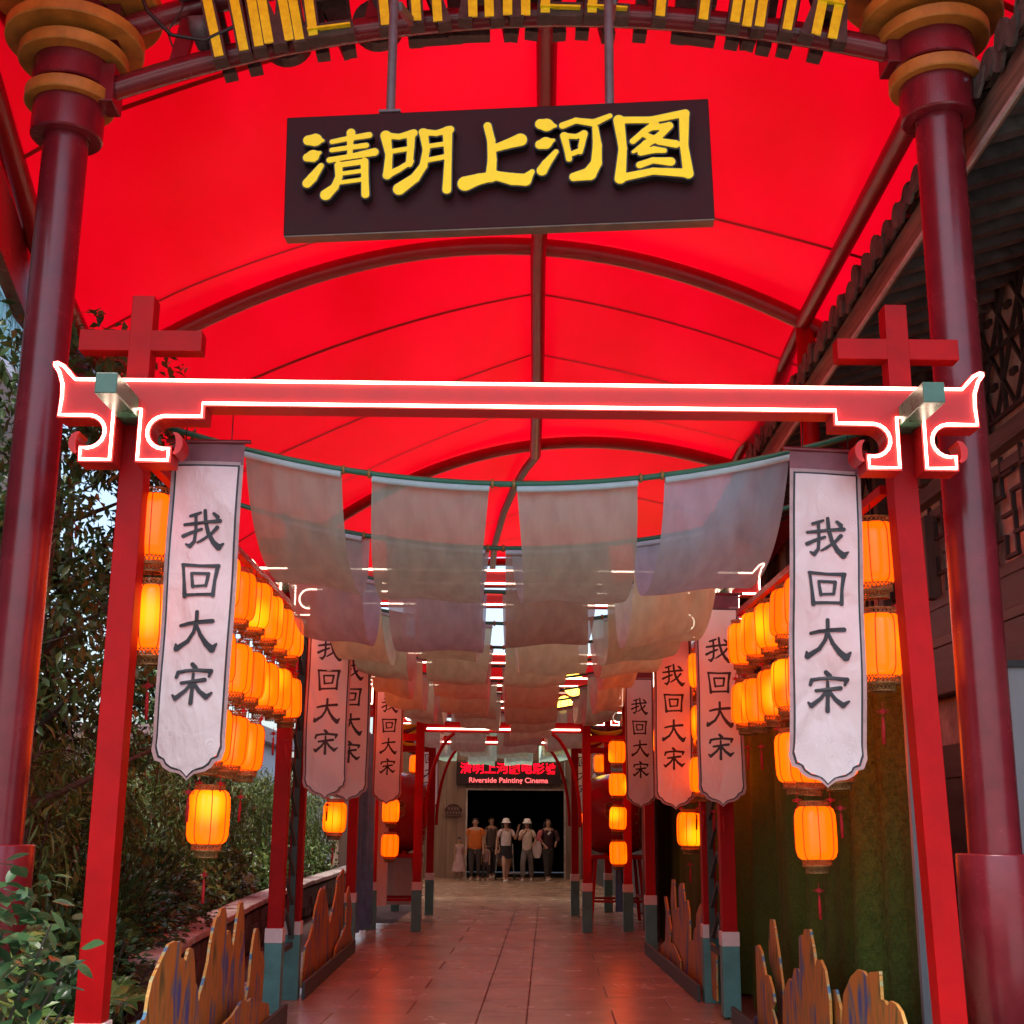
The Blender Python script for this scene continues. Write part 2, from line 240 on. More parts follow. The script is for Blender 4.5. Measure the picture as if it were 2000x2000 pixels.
# ------------------------------------------------------------------ mesh helpers
class MB:
    def __init__(s): s.v = []; s.f = []; s.sm = []
    def add(s, vs, fs, sm=False):
        n = len(s.v); s.v += [tuple(v) for v in vs]; s.f += [tuple(i+n for i in f) for f in fs]; s.sm += [sm]*len(fs); return s
    def box(s, c, d, rot=None):
        x, y, z = [k/2 for k in d]
        vs = [Vector((i, j, k)) for i in (-x, x) for j in (-y, y) for k in (-z, z)]
        if rot is not None: m = rot if isinstance(rot, Matrix) else Euler(rot).to_matrix(); vs = [m @ v for v in vs]
        c = Vector(c); vs = [v+c for v in vs]
        return s.add(vs, [(0, 1, 3, 2), (4, 6, 7, 5), (0, 4, 5, 1), (2, 3, 7, 6), (0, 2, 6, 4), (1, 5, 7, 3)])
    def bar(s, a, b, w, h):
        a, b = Vector(a), Vector(b); d = b-a; L = d.length; d.normalize()
        u = Vector((0, 0, 1)) if abs(d.z) < .95 else Vector((0, 1, 0)); sx = d.cross(u).normalized(); uz = sx.cross(d)
        return s.box((a+b)/2, (w, L, h), Matrix((sx, d, uz)).transposed())
    def tube(s, pts, r, n=10, cap=True, sm=True, closed=False):
        pts = [Vector(p) for p in pts]; rs = r if isinstance(r, (list, tuple)) else [r]*len(pts); vs = []; N = len(pts)
        prev = None
        for i, p in enumerate(pts):
            if closed: t = pts[(i+1) % N]-pts[i-1]
            else: t = pts[min(i+1, N-1)]-pts[max(i-1, 0)]
            t.normalize()
            if prev is None: a = Vector((0, 0, 1)) if abs(t.z) < .9 else Vector((0, 1, 0)); prev = t.cross(a).normalized()
            prev = (prev-t*prev.dot(t)).normalized(); q = t.cross(prev)
            vs += [p+(prev*math.cos(2*math.pi*k/n)+q*math.sin(2*math.pi*k/n))*rs[i] for k in range(n)]
        fs = [(i*n+k, i*n+(k+1) % n, (i+1)*n+(k+1) % n, (i+1)*n+k) for i in range(N-1) for k in range(n)]
        if closed: fs += [((N-1)*n+k, (N-1)*n+(k+1) % n, (k+1) % n, k) for k in range(n)]
        s.add(vs, fs, sm)
        if cap and not closed:
            s.add(vs[:n], [tuple(range(n))[::-1]]); s.add(vs[-n:], [tuple(range(n))])
        return s
    def lathe(s, prof, n=24, c=(0, 0, 0), sm=True, axis='z'):
        vs = []
        for r_, z in prof:
            for k in range(n):
                a = 2*math.pi*k/n; x, y = r_*math.cos(a), r_*math.sin(a)
                vs.append(Vector(c)+(Vector((x, y, z)) if axis == 'z' else Vector((z, x, y))))
        m = len(prof)
        return s.add(vs, [(i*n+k, i*n+(k+1) % n, (i+1)*n+(k+1) % n, (i+1)*n+k) for i in range(m-1) for k in range(n)], sm)
    def prism(s, poly, y0, y1, fmap=None):
        """2-D outline in (x, z), thickness along y"""
        fmap = fmap or (lambda x, z, y: (x, y, z)); n = len(poly)
        vs = [fmap(x, z, y0) for x, z in poly]+[fmap(x, z, y1) for x, z in poly]
        from mathutils.geometry import tessellate_polygon
        tr = tessellate_polygon([[Vector((x, z, 0)) for x, z in poly]])
        fs = [tuple(t) for t in tr]+[tuple(i+n for i in t[::-1]) for t in tr]+[(i, (i+1) % n, n+(i+1) % n, n+i) for i in range(n)]
        return s.add(vs, fs)
    def grid(s, F, nu, nv, sm=True):
        vs = [F(i/nu, j/nv) for j in range(nv+1) for i in range(nu+1)]
        return s.add(vs, [(j*(nu+1)+i, j*(nu+1)+i+1, (j+1)*(nu+1)+i+1, (j+1)*(nu+1)+i) for j in range(nv) for i in range(nu)], sm)
    def mesh(s, name, m, fix=True):
        me = bpy.data.meshes.new(name); me.from_pydata([tuple(v) for v in s.v], [], s.f); me.polygons.foreach_set('use_smooth', s.sm)
        if m: me.materials.append(m)
        if fix:
            import bmesh
            b = bmesh.new(); b.from_mesh(me); bmesh.ops.recalc_face_normals(b, faces=b.faces); b.to_mesh(me); b.free()
        me.update(); return me
    def build(s, name, m, parent=None, loc=(0, 0, 0), rot=(0, 0, 0), bevel=0, fix=True):
        return obj(name, s.mesh(name, m, fix), parent, loc, rot, bevel)
def obj(name, me, parent=None, loc=(0, 0, 0), rot=(0, 0, 0), bevel=0):
    o = bpy.data.objects.new(name, me); C.objects.link(o); o.location = loc; o.rotation_euler = rot
    if parent: o.parent = parent
    if bevel:
        bv = o.modifiers.new('bevel', 'BEVEL'); bv.width = bevel; bv.segments = 2; bv.limit_method = 'ANGLE'; bv.angle_limit = R(40)
    return o
def tag(o, label=None, cat=None, group=None, kind=None):
    if label: o['label'] = label
    if cat: o['category'] = cat
    if group: o['group'] = group
    if kind: o['kind'] = kind
    return o
def thing(name, label, cat, loc=(0, 0, 0), rotz=0, group=None):
    o = bpy.data.objects.new(name, None); C.objects.link(o); o.empty_display_size = .1; o.location = loc; o.rotation_euler = (0, 0, rotz)
    return tag(o, label, cat, group)
KIDS = {}
def copy_tree(o, parent=None):
    c = o.copy(); C.objects.link(c)
    if parent: c.parent = parent
    for k in o.children: copy_tree(k, c)
    return c
def dup(root, loc, label, rotz=0, group=None):
    c = copy_tree(root); c.location = loc; c.rotation_euler = (0, 0, rotz); c['label'] = label
    if group: c['group'] = group
    return c

# brushed / cast characters: strokes of varying width -> signed distance -> outline -> solid
def contours(G, lv, h, x0, y0):
    """marching squares on grid G[j,i]; returns closed loops"""
    segs = {}; ny, nx = G.shape
    def ip(a, b, va, vb): t = (lv-va)/(vb-va); return (a[0]+(b[0]-a[0])*t, a[1]+(b[1]-a[1])*t)
    T = {1: [(3, 0)], 2: [(0, 1)], 3: [(3, 1)], 4: [(1, 2)], 5: [(3, 2), (1, 0)], 6: [(0, 2)], 7: [(3, 2)], 8: [(2, 3)], 9: [(2, 0)], 10: [(0, 3), (2, 1)], 11: [(2, 1)], 12: [(1, 3)], 13: [(1, 0)], 14: [(0, 3)]}
    ins = G < lv
    for j in range(ny-1):
        for i in range(nx-1):
            k = int(ins[j, i])+2*int(ins[j, i+1])+4*int(ins[j+1, i+1])+8*int(ins[j+1, i])
            if k in (0, 15): continue
            def edge(e):
                if e == 0: return ('h', i, j)
                if e == 1: return ('v', i+1, j)
                if e == 2: return ('h', i, j+1)
                return ('v', i, j)
            for a, b in T[k]: segs[edge(a)] = edge(b)
    def pt(e):
        d, i, j = e
        if d == 'h': return ip((x0+i*h, y0+j*h), (x0+(i+1)*h, y0+j*h), G[j, i], G[j, i+1])
        return ip((x0+i*h, y0+j*h), (x0+i*h, y0+(j+1)*h), G[j, i], G[j+1, i])
    loops = []
    while segs:
        k0, n = segs.popitem(); L = [k0]
        while n != k0 and n in segs: L.append(n); n = segs.pop(n)
        if len(L) > 5: loops.append([pt(e) for e in L])
    return loops
def sdf(strokes, res=110, fat=1.0):
    xs = np.linspace(-.15, 1.15, res); X, Yg = np.meshgrid(xs, xs); D = np.full_like(X, 9.)
    for st in strokes:
        for (ax, ay, ar), (bx, by, br) in zip(st[:-1], st[1:]):
            dx, dy = bx-ax, by-ay; l2 = dx*dx+dy*dy+1e-9; t = np.clip(((X-ax)*dx+(Yg-ay)*dy)/l2, 0, 1)
            d = np.hypot(X-ax-t*dx, Yg-ay-t*dy)-(ar+(br-ar)*t)*fat
            k = .012; hh = np.clip(.5+.5*(D-d)/k, 0, 1); D = D*(1-hh)+d*hh-k*hh*(1-hh)
    return D, xs[1]-xs[0]
def char_mesh(name, strokes, size, depth, m, offset=0.0, res=110, fat=1.0, bev=0):
    D, h = sdf(strokes, res, fat); cu = bpy.data.curves.new(name, 'CURVE'); cu.dimensions = '2D'; cu.fill_mode = 'BOTH'; cu.extrude = depth/2
    for lp in contours(D, offset, h, -.15, -.15):
        sp = cu.splines.new('POLY'); sp.points.add(len(lp)-1); sp.use_cyclic_u = True
        for p, (x, y) in zip(sp.points, lp): p.co = ((x-.5)*size, (y-.5)*size, 0, 1)
    o = bpy.data.objects.new(name, cu); C.objects.link(o); dg = bpy.context.evaluated_depsgraph_get(); dg.update()
    me = bpy.data.meshes.new_from_object(o.evaluated_get(dg)); bpy.data.objects.remove(o); bpy.data.curves.remove(cu)
    me.name = name; me.materials.clear(); me.materials.append(m); return me
def text_mesh(name, s, size, depth, m, offset=0):
    cu = bpy.data.curves.new(name, 'FONT'); cu.body = s; cu.size = size; cu.extrude = depth/2; cu.align_x = 'CENTER'; cu.align_y = 'CENTER'; cu.offset = offset
    o = bpy.data.objects.new(name, cu); C.objects.link(o); dg = bpy.context.evaluated_depsgraph_get(); dg.update()
    me = bpy.data.meshes.new_from_object(o.evaluated_get(dg)); bpy.data.objects.remove(o); bpy.data.curves.remove(cu); me.materials.clear(); me.materials.append(m); me.name = name; return me

# ------------------------------------------------------------------ ground and paving
g = MB(); g.add([(-60, -8, -.03), (60, -8, -.03), (60, 120, -.03), (-60, 120, -.03)], [(0, 1, 2, 3)])
tag(g.build('ground', M['soil']), kind='structure')
g = MB(); g.add([(-30, -30, -.018), (30, -30, -.018), (30, 5.1, -.018), (-2.7, 5.1, -.018), (-2.7, 3.0, -.018), (-30, 3.0, -.018)], [(0, 1, 2, 3, 4, 5)])
tag(g.build('bounce_plaza', mat('bounce_stone', (.42, .38, .35), .6, .2, 2)), kind='structure')  # unseen pale paving behind the camera, added to bounce fill light
g = MB(); g.add([(-3.0, -4, -.012), (2.5, -4, -.012), (2.5, 27.2, -.012), (-3.2, 27.2, -.012)], [(0, 1, 2, 3)])
pave = tag(g.build('pavement', M['joint']), kind='structure')
g = MB(); g.add([(-3.2, 27.2, -.002), (2.5, 27.2, -.002), (3.5, 39.5, -.002), (-4, 39.5, -.002)], [(0, 1, 2, 3)])
tag(g.build('path', M['pav']), kind='structure')
slabs = {}
def slab(x0, x1, y0, y1, dz=0):
    w, d = round(x1-x0, 2), round(y1-y0, 2)
    if (w, d) not in slabs:
        e = .004; m = MB(); a, b = w/2-e, d/2-e; c = .006
        vs = [(-a, -b, -.03), (a, -b, -.03), (a, b, -.03), (-a, b, -.03), (-a, -b, -c), (a, -b, -c), (a, b, -c), (-a, b, -c), (-a+c, -b+c, 0), (a-c, -b+c, 0), (a-c, b-c, 0), (-a+c, b-c, 0)]
        fs = [(8, 9, 10, 11)]+[(i, (i+1) % 4, 4+(i+1) % 4, 4+i) for i in range(4)]+[(4+i, 4+(i+1) % 4, 8+(i+1) % 4, 8+i) for i in range(4)]
        m.add(vs, fs); slabs[(w, d)] = m.mesh('slab', M['pav'])
    th = R(-2.2); ym = (y0+y1)/2; xm = (x0+x1)/2
    o = obj('slab', slabs[(w, d)], pave, (xm+.0385*(ym-11.3), ym, random.uniform(-.0016, .0016)+dz), (random.uniform(-.0012, .0012), random.uniform(-.0012, .0012), th))
for k in range(26):
    y0 = 5.2+.85*k-.1
    for a, b in ([(-.85, -.22), (-2.15, -.85)] if k % 2 == 0 else [(-1.5, -.22), (-2.15, -1.5)]): slab(a, b, y0, y0+.85)
    slab(-.22, .2, y0+.12, y0+.97)
    for a, b in ([(.2, 1.5), (1.5, 2.1)] if k % 2 == 0 else [(.2, .95), (.95, 2.1)]): slab(a, b, y0+.3, y0+1.15)
for k in range(14):
    for a, b in ((-2.75, -2.15),): slab(a, b, 5.1+1.2*k, 5.1+1.2*(k+1))

# ------------------------------------------------------------------ red membrane roof on arched pipes
def A1(x): return 6.85-.1*(x-.1)**2
def A2(x): return 7.03-.094*x*x
def A3(x): return 6.69-.095*(x-.3)**2
def A4(x): return 6.75-.09*(x+.3)**2
def Y3(x): return 17.2-.53*x
def Z1(x): s_ = max(0, min(1, (abs(x)-2.9)/.8)); return 7.16-.03*x*x-.5*s_*s_*(3-2*s_)
LINES = [(lambda x: 4.6-.058*x, lambda x: Z1(x)+.02), (lambda x: 7.0-.058*x, Z1), (lambda x: 11.4, lambda x: A2(x)+.1), (Y3, lambda x: A3(x)+.1), (lambda x: 25.5-.35*x, lambda x: A4(x)+.1)]
XR = [(-3.6, 3.4), (-3.75, 3.4), (-3.85, 3.7), (-4.0, 3.9), (-4.0, 4.0)]
def can(b, u, t):
    (ya, za), (yb, zb) = LINES[b], LINES[b+1]; xa = XR[b][0]+(XR[b][1]-XR[b][0])*u; xb = XR[b+1][0]+(XR[b+1][1]-XR[b+1][0])*u
    x = xa+(xb-xa)*t; sag = (.10, .20, .30, .3)[b]*4*t*(1-t)
    z = za(x)*(1-t)+zb(x)*t
    if b:                                     # between the arches the cloth is pulled tight from the ridge pipe to the eaves
        xr = .28+.1*t; xe = (xa if u < .5 else xb)*0+(XR[b][0]*(1-t)+XR[b+1][0]*t if x < xr else XR[b][1]*(1-t)+XR[b+1][1]*t)
        zr = za(xr)*(1-t)+zb(xr)*t; ze = za(xe)*(1-t)+zb(xe)*t; q = min(1, abs((x-xr)/(xe-xr))); w_ = min(1, 3.4*t*(1-t))
        z = z*(1-w_)+(zr+(ze-zr)*(q*.88+.12*q*q)-.03)*w_
    return Vector((x, ya(x)*(1-t)+yb(x)*t, z))
canopy = thing('membrane_canopy', 'big glowing red fabric roof stretched over arched maroon pipes', 'canopy')
for b in range(4):
    f = MB(); f.grid(lambda u, v: can(b, u, v), 64, 18); f.build('membrane', M['canopy'], canopy, fix=False)
    for t, dt in (((.5, 0),), ((.16, -.22), (.77, -.2)), ((.2, 0), (.47, 0), (.76, 0)), ((.25, 0), (.5, 0), (.75, 0)))[b]:
        s = MB(); s.grid(lambda u, v: can(b, u, t+dt*(u-.5)+(v-.5)*(.044/(2.4, 4.4, 5.8, 8)[b]))-Vector((0, 0, .012)), 64, 1); s.build('seam', M['red'], canopy, fix=False)
# hems where the membrane is laced to the arches
def arch(fy, fz, x0, x1, r, name, lab=None, n=40):
    t = MB(); t.tube([(x, fy(x), fz(x)) for x in np.linspace(x0, x1, n)], r, 14); o = t.build(name, M['pipe'], canopy)
    return o
arch(lambda x: 11.4, A2, -3.8, 3.6, .085, 'arch_pipe'); arch(Y3, A3, -3.9, 3.8, .08, 'arch_pipe'); arch(lambda x: 25.5-.35*x, A4, -4, 4, .08, 'arch_pipe')
rp = MB(); rp.tube([(.22, 4.5, 6.98), (.2, 7, 6.96), (.27, 9, 6.93), (.28, 11.4, 6.9), (.36, 14, 6.66), (.42, 17, 6.55)], .075, 14); rp.build('ridge_pipe', M['pipe'], canopy)
rp = MB(); rp.tube([(.42, 17, 6.53), (.3, 17.9, 6.6), (.16, 19, 6.62), (0, 20.6, 6.6), (-.16, 23.2, 6.58), (-.2, 25.5, 6.6)], .06, 12); rp.build('ridge_pipe', M['steel'], canopy)
ep = MB(); ep.tube([(2.5, 6.9, 5.98), (2.64, 8.8, 6.12), (2.8, 11.35, 6.27)], .075, 14); ep.build('eave_pipe', M['pipe'], canopy)
ep = MB(); ep.tube([(2.8, 11.4, 6.27), (2.9, 14, 6.2), (2.9, 15.6, 6.05)], .06, 12); ep.build('eave_pipe', M['pipe'], canopy)
ep = MB(); ep.tube([(-3.3, 5.6, 6.5), (-3.42, 7.3, 6.42), (-3.52, 8.0, 6.3), (-3.66, 9.2, 5.96), (-3.8, 10.7, 5.82), (-3.86, 11.4, 5.82), (-3.95, 16, 5.8)], .085, 14); ep.build('eave_pipe', M['pipe'], canopy)
gt = MB()
for a, b in zip([(-3.0, 5.6), (-3.42, 7.4), (-3.86, 9.5), (-4.05, 12)], [(-3.42, 7.4), (-3.86, 9.5), (-4.05, 12), (-4.12, 18)]):
    gt.bar((*a, 5.72), (*b, 5.72), .1, .5)
gt.build('gutter_beam', M['maroon'], canopy)
po = MB(); po.tube([(2.83, 11.42, 0), (2.83, 11.42, 6.3)], .09, 16); po.build('support_post', M['red'], canopy)

# ------------------------------------------------------------------ two big pipe columns, the arch with the letters
def column(x, y, lab):
    t = thing('portal_column', lab, 'column', (x, y, 0), 0, 'big round columns of the entrance arch')
    s = MB(); s.lathe([(.135, 0), (.135, 2.4), (.135, 4.8), (.135, 7.2)], 72); s.build('shaft', M['maroon'], t)
    s = MB(); s.lathe([(.138, 0), (.2, 0), (.2, 1.49), (.197, 1.5), (.138, 1.5)], 72); s.build('sleeve', M['maroon'], t)
    for z, r_, m in ((5.72, .215, 'maroon'), (6.06, .235, 'maroon'), (6.55, .21, 'maroon')):
        s = MB(); s.lathe([(.138, z), (r_-.01, z), (r_, z+.01), (r_, z+.22), (.138, z+.22)], 72, sm=False); s.build('collar', M[m], t)
    for z, r_ in ((5.942, .27), (6.225, .33), (6.36, .42), (6.62, .52)):
        s = MB(); s.lathe([(.137, z), (r_-.008, z), (r_, z+.008), (r_, z+.075), (r_-.008, z+.083), (.137, z+.083)], 72, sm=False); s.build('ring', M['ochre'], t)
    return t
column(-2.77, 7.2, 'tall round maroon column with stacked ochre rings, in front of the trees')
column(2.53, 6.85, 'tall round maroon column with stacked ochre rings, beside the old timber building')
def gy(x): return 7.03-.066*x
def chord(x): return 6.52-.066*(x-.1)**2
arc = thing('letter_arch', 'curved maroon pipe arch carrying tall yellow capital letters in brown boxes', 'sign arch')
for dz, xs in ((0, (-2.62, 2.38)), (.42, (-2.64, 2.4))):
    t = MB(); t.tube([(x, gy(x), chord(x)+dz+.0*x) for x in np.linspace(*xs, 40)], .072, 14); t.build('chord_pipe', M['maroon'], arc)
for x, s_ in ((-2.52, 1), (2.28, -1)):
    for dz in (0, .42):
        b = MB(); b.box((x, gy(x), chord(x)+dz), (.09, .2, .26)); b.build('end_plate', M['maroon'], arc, bevel=.006)
for x in (-2.12, 1.92, -.9, .9):
    b = MB(); b.bar((x, gy(x), chord(x)), (x-.08*np.sign(x), gy(x), chord(x)+.42), .1, .05); b.build('web_plate', M['maroon'], arc)
# letters: strokes as boxed bars, (x offset, z from, x offset, z to, width)
def letter(ch, cx, w, back=False):
    H = .62; st = {'T': [(0, 0, 0, H), (-w/2, H-.06, w/2, H-.06)], 'I': [(0, 0, 0, H)], 'M': [(-w/2, 0, -w/2, H), (w/2, 0, w/2, H), (-w/2, H-.03, 0, .02), (w/2, H-.03, 0, .02)],
      'E': [(-w/2, 0, -w/2, H), (-w/2, .055, w/2, .055), (-w/2, H/2, w/2*.8, H/2), (-w/2, H-.055, w/2, H-.055)], 'L': [(-w/2, 0, -w/2, H), (-w/2, .055, w/2, .055)],
      'R': [(-w/2, 0, -w/2, H), (-w/2, H-.055, w/2, H-.055), (w/2, H, w/2, H*.5), (-w/2, H*.5, w/2, H*.5), (0, H*.5, w/2, 0)], 'A': [(-w/2, 0, 0, H), (w/2, 0, 0, H), (-w/4, H*.4, w/4, H*.4)],
      'V': [(-w/2, H, 0, 0), (w/2, H, 0, 0)], 'N': [(-w/2, 0, -w/2, H), (w/2, 0, w/2, H), (-w/2, H, w/2, 0)], 'H': [(-w/2, 0, -w/2, H), (w/2, 0, w/2, H), (-w/2, H/2, w/2, H/2)], 'O': []}[ch]
    sg = 1 if back else -1; y0 = gy(cx)+sg*(.125 if not back else .17); zb = chord(cx)-(.125 if not back else .035); th = math.atan(-.132*(cx-.1))
    nm = 'letter'
    body = MB(); face = MB()
    if ch == 'O':
        ring = [(.16*math.cos(a), .17+.16*math.sin(a)) for a in np.linspace(0, 2*math.pi, 21)[:-1]]
        body.prism(ring, -.05, .05)
    for i, (ax, az, bx, bz) in enumerate(st):
        dy = .0025*i; a, b = Vector((ax, dy, az)), Vector((bx, dy, bz)); d = (b-a).normalized()
        ho = abs(d.x) > .9
        if ho: a, b = a-d*.048, b+d*.048
        body.bar(a, b, .084, .1)
        if ho: a2, b2 = a+d*.016, b-d*.016
        else: a2, b2 = a+d*.016, b-d*.016
        face.bar(a2+Vector((0, sg*.05, 0)), b2+Vector((0, sg*.05, 0)), .056, .012) if abs(d.z) < .95 else face.box((a2+b2)/2+Vector((0, sg*.05, 0)), (.056, .012, (b2-a2).length))
    o = body.build(nm, M['rust'], arc, (cx, y0, zb), (0, -th if not back else -th, 0))
    if st and not back: face.build('letter_face', M['goldold'], o)
cnv = lambda px: (px-970)/2500*7.9+.0
for ch, px, w in (('T', 400, .26), ('I', 448, 0), ('M', 516, .25), ('E', 613, .2), ('T', 721, .26), ('R', 808, .17), ('A', 905, .2), ('V', 973, .22), ('E', 1056, .18), ('L', 1145, .18), ('T', 1246, .24), ('I', 1327, 0), ('N', 1409, .15), ('I', 1483, 0), ('A', 1552, .2)):
    letter(ch, cnv(px), w)
for ch, px, w in (('I', 415, 0), ('I', 464, 0), ('O', 532, .2), ('N', 622, .17), ('O', 708, .2), ('L', 804, .17), ('E', 882, .17), ('V', 963, .2), ('A', 1030, .18), ('R', 1127, .17), ('T', 1212, .2), ('E', 1314, .18), ('M', 1418, .2), ('I', 1486, 0), ('T', 1544, .2)):
    letter(ch, cnv(px)*1.03, w, True)
cb = MB(); cb.tube([(-2.35, 6.85, 7.15), (-2.38, 6.9, 6.75), (-2.25, 6.93, 6.45), (-2.1, 6.95, 6.3), (-1.9, 6.97, 6.28), (-1.7, 6.98, 6.4)], .013, 8); cb.build('cable', M['black'], arc)
cb = MB(); cb.tube([(-2.1, 6.98, 6.9), (-2.05, 6.97, 6.5), (-2.13, 6.97, 6.33), (-2.1, 7.0, 6.25)], .006, 6); cb.build('cable', M['black'], arc)
# small floodlights tucked behind the letters
for x in (-1.95, -.82):
    s = MB(); s.lathe([(.0, 0), (.04, 0), (.09, .12), (.095, .2), (.0, .2)], 16); s.build('flood_lamp', M['steel'], arc, (x, gy(x)+.02, chord(x)+.1), (.5, 0, 0))

# ------------------------------------------------------------------ hanging board with five golden characters
SIGN = {
 'qing': [[(.03, .93, .06), (.13, .93, .075), (.24, .915, .02)], [(.02, .66, .05), (.10, .68, .072), (.2, .73, .02)], [(.03, .26, .055), (.1, .34, .055), (.22, .52, .035)],
   [(.37, .89, .03), (.6, .93, .032), (.9, .97, .038)], [(.37, .76, .03), (.6, .785, .03), (.86, .81, .034)], [(.34, .605, .036), (.6, .64, .032), (.98, .70, .048)], [(.64, 1.02, .05), (.63, .85, .034), (.63, .64, .03)],
   [(.47, .52, .045), (.48, .34, .04), (.42, .18, .045), (.3, .07, .065)], [(.47, .52, .033), (.84, .56, .035)], [(.84, .56, .045), (.85, .3, .04), (.86, .05, .045)], [(.5, .385, .026), (.8, .415, .026)], [(.5, .25, .026), (.8, .28, .026)]],
 'ming': [[(.06, .9, .06), (.11, .6, .04), (.09, .28, .05)], [(.06, .9, .04), (.25, .87, .035), (.46, .92, .045)], [(.42, .9, .05), (.42, .7, .04), (.4, .44, .04)], [(.1, .64, .03), (.4, .68, .03)], [(.08, .28, .045), (.25, .36, .035), (.43, .48, .03)],
   [(.6, .92, .05), (.64, .65, .04), (.6, .4, .045), (.48, .22, .055), (.26, .06, .07)], [(.58, .93, .04), (.78, .9, .035), (.98, .95, .045)], [(.94, .93, .055), (.95, .5, .04), (.93, .02, .05)], [(.64, .70, .028), (.92, .73, .03)], [(.62, .48, .03), (.92, .53, .032)]],
 'shang': [[(.38, .98, .045), (.43, .75, .045), (.44, .45, .05), (.42, .18, .06)], [(.46, .62, .045), (.65, .68, .055), (.84, .74, .075)], [(.06, .10, .085), (.25, .16, .065), (.5, .2, .055), (.72, .14, .07), (.9, .12, .07), (1.0, .24, .03)]],
 'he': [[(.05, .92, .06), (.14, .9, .075), (.26, .88, .02)], [(.04, .6, .055), (.12, .62, .07), (.23, .66, .02)], [(.06, .2, .06), (.12, .3, .05), (.26, .48, .03)],
   [(.36, .88, .04), (.55, .95, .035), (.8, .9, .045), (1.03, 1.0, .03)], [(.38, .72, .045), (.42, .5, .035), (.44, .36, .035)], [(.38, .72, .035), (.55, .7, .03), (.66, .74, .04)], [(.66, .74, .04), (.62, .56, .035), (.6, .46, .03)], [(.43, .42, .03), (.6, .48, .032)],
   [(.82, .82, .035), (.84, .55, .05), (.82, .28, .06), (.72, .12, .075), (.5, .08, .05)]],
 'tu': [[(.06, .93, .06), (.1, .5, .045), (.05, .05, .06)], [(.06, .93, .04), (.5, .91, .04), (.97, .99, .045)], [(.95, .96, .055), (.93, .5, .045), (.97, .08, .055)], [(.06, .06, .045), (.5, .14, .04), (.97, .09, .05)],
   [(.55, .84, .045), (.4, .74, .035), (.24, .6, .035)], [(.5, .79, .032), (.74, .81, .04)], [(.74, .81, .045), (.6, .66, .04), (.42, .55, .045), (.24, .44, .02)], [(.42, .68, .035), (.6, .58, .04), (.82, .53, .045)], [(.34, .42, .035), (.52, .46, .04), (.66, .44, .03)], [(.32, .24, .04), (.5, .3, .035), (.74, .27, .05)]],
}
sg = thing('hanging_sign', 'dark maroon hanging board with five raised golden Chinese characters', 'sign board', (-.1, 6.34, 5.108), R(-4.2))
b = MB(); b.box((0, .045, 0), (2.33, .09, .715)); bo = b.build('board', M['board'], sg, (0, 0, 0), (0, R(-1.2), 0), .006)
b = MB(); b.box((0, .045, -.36), (2.322, .084, .008)); b.build('bottom_edge', M['boardedge'], bo)
for x, z in ((-.6, .37), (.62, .37)):
    b = MB(); b.tube([(x, .05, z-.01), (x, .05, 1.12)], .026, 12); b.build('hanger_rod', M['steel'], sg)
    b = MB(); b.bar((x+.03, .05, 1.05), (x+.03, .62, 1.32), .03, .05); b.build('hanger_bracket', M['steel'], sg)
    b = MB(); b.box((x, .05, .37), (.12, .07, .014)); b.build('foot_plate', M['steel'], sg)
for k, (ch, x, s_, dz) in enumerate((('qing', -.845, .385, .01), ('ming', -.43, .385, .03), ('shang', .005, .385, .03), ('he', .42, .385, .05), ('tu', .845, .395, .045))):
    me = char_mesh('character', SIGN[ch], s_, .052, M['black'], .014, 110, 1.32); o = obj('character', me, bo, (x, -.03, dz), (R(90), 0, 0))
    fm = char_mesh('character_face', SIGN[ch], s_, .008, M['gold'], -.004, 110, 1.32); obj('character_face', fm, o, (0, 0, .028))
# ------------------------------------------------------------------ neon gate frames over the path
def arcpts(cx, cz, r, a0, a1, n=7): return [(cx+r*math.cos(R(a)), cz+r*math.sin(R(a))) for a in np.linspace(a0, a1, n)]
RIGHT = [(2.25, 3.86), (2.278, 3.892), (2.31, 3.928), (2.352, 3.95), (2.382, 3.945), (2.38, 3.92), (2.352, 3.88), (2.332, 3.82), (2.328, 3.75), (2.335, 3.64), (2.2, 3.64)]
RIGHT += arcpts(2.172, 3.566, .074, 95, 268, 10)+[(2.212, 3.497), (2.212, 3.405), (2.035, 3.405), (2.035, 3.675), (1.925, 3.675), (1.925, 3.405), (1.745, 3.405), (1.745, 3.497)]
RIGHT += arcpts(1.784, 3.566, .074, -88, 85, 10)+[(1.59, 3.64), (1.59, 3.71)]
HALF = [(x, z-3.41) for x, z in RIGHT]
OUT = HALF+[(-x, z) for x, z in HALF[::-1]]
def inset(poly, d):
    n = len(poly); res = []
    area = sum(poly[i][0]*poly[(i+1) % n][1]-poly[(i+1) % n][0]*poly[i][1] for i in range(n)); s = 1 if area > 0 else -1
    for i in range(n):
        p0, p1, p2 = Vector(poly[i-1]), Vector(poly[i]), Vector(poly[(i+1) % n]); a = (p1-p0).normalized(); b = (p2-p1).normalized()
        na, nb = Vector((-a.y, a.x))*s, Vector((-b.y, b.x))*s; m = na+nb
        if m.length < .3: m = nb
        m.normalize(); k = max(.45, m.dot(nb)); res.append(tuple(p1+m*(d/k)))
    return res
NEON = inset(OUT, .014)
fr = thing('gate_frame', 'front red timber gate outlined in white neon, standing nearest under the sign', 'gate', (0, 6.3, 0), 0, 'red neon gates over the path')
b = MB(); b.prism([(x, z+3.41) for x, z in OUT], 0, .15); beam = b.build('beam', M['plate'], fr)
t = MB(); t.tube([(x, -.006, z+3.41) for x, z in NEON], .0078, 8, closed=True); t.build('neon_tube', M['neon'], beam)
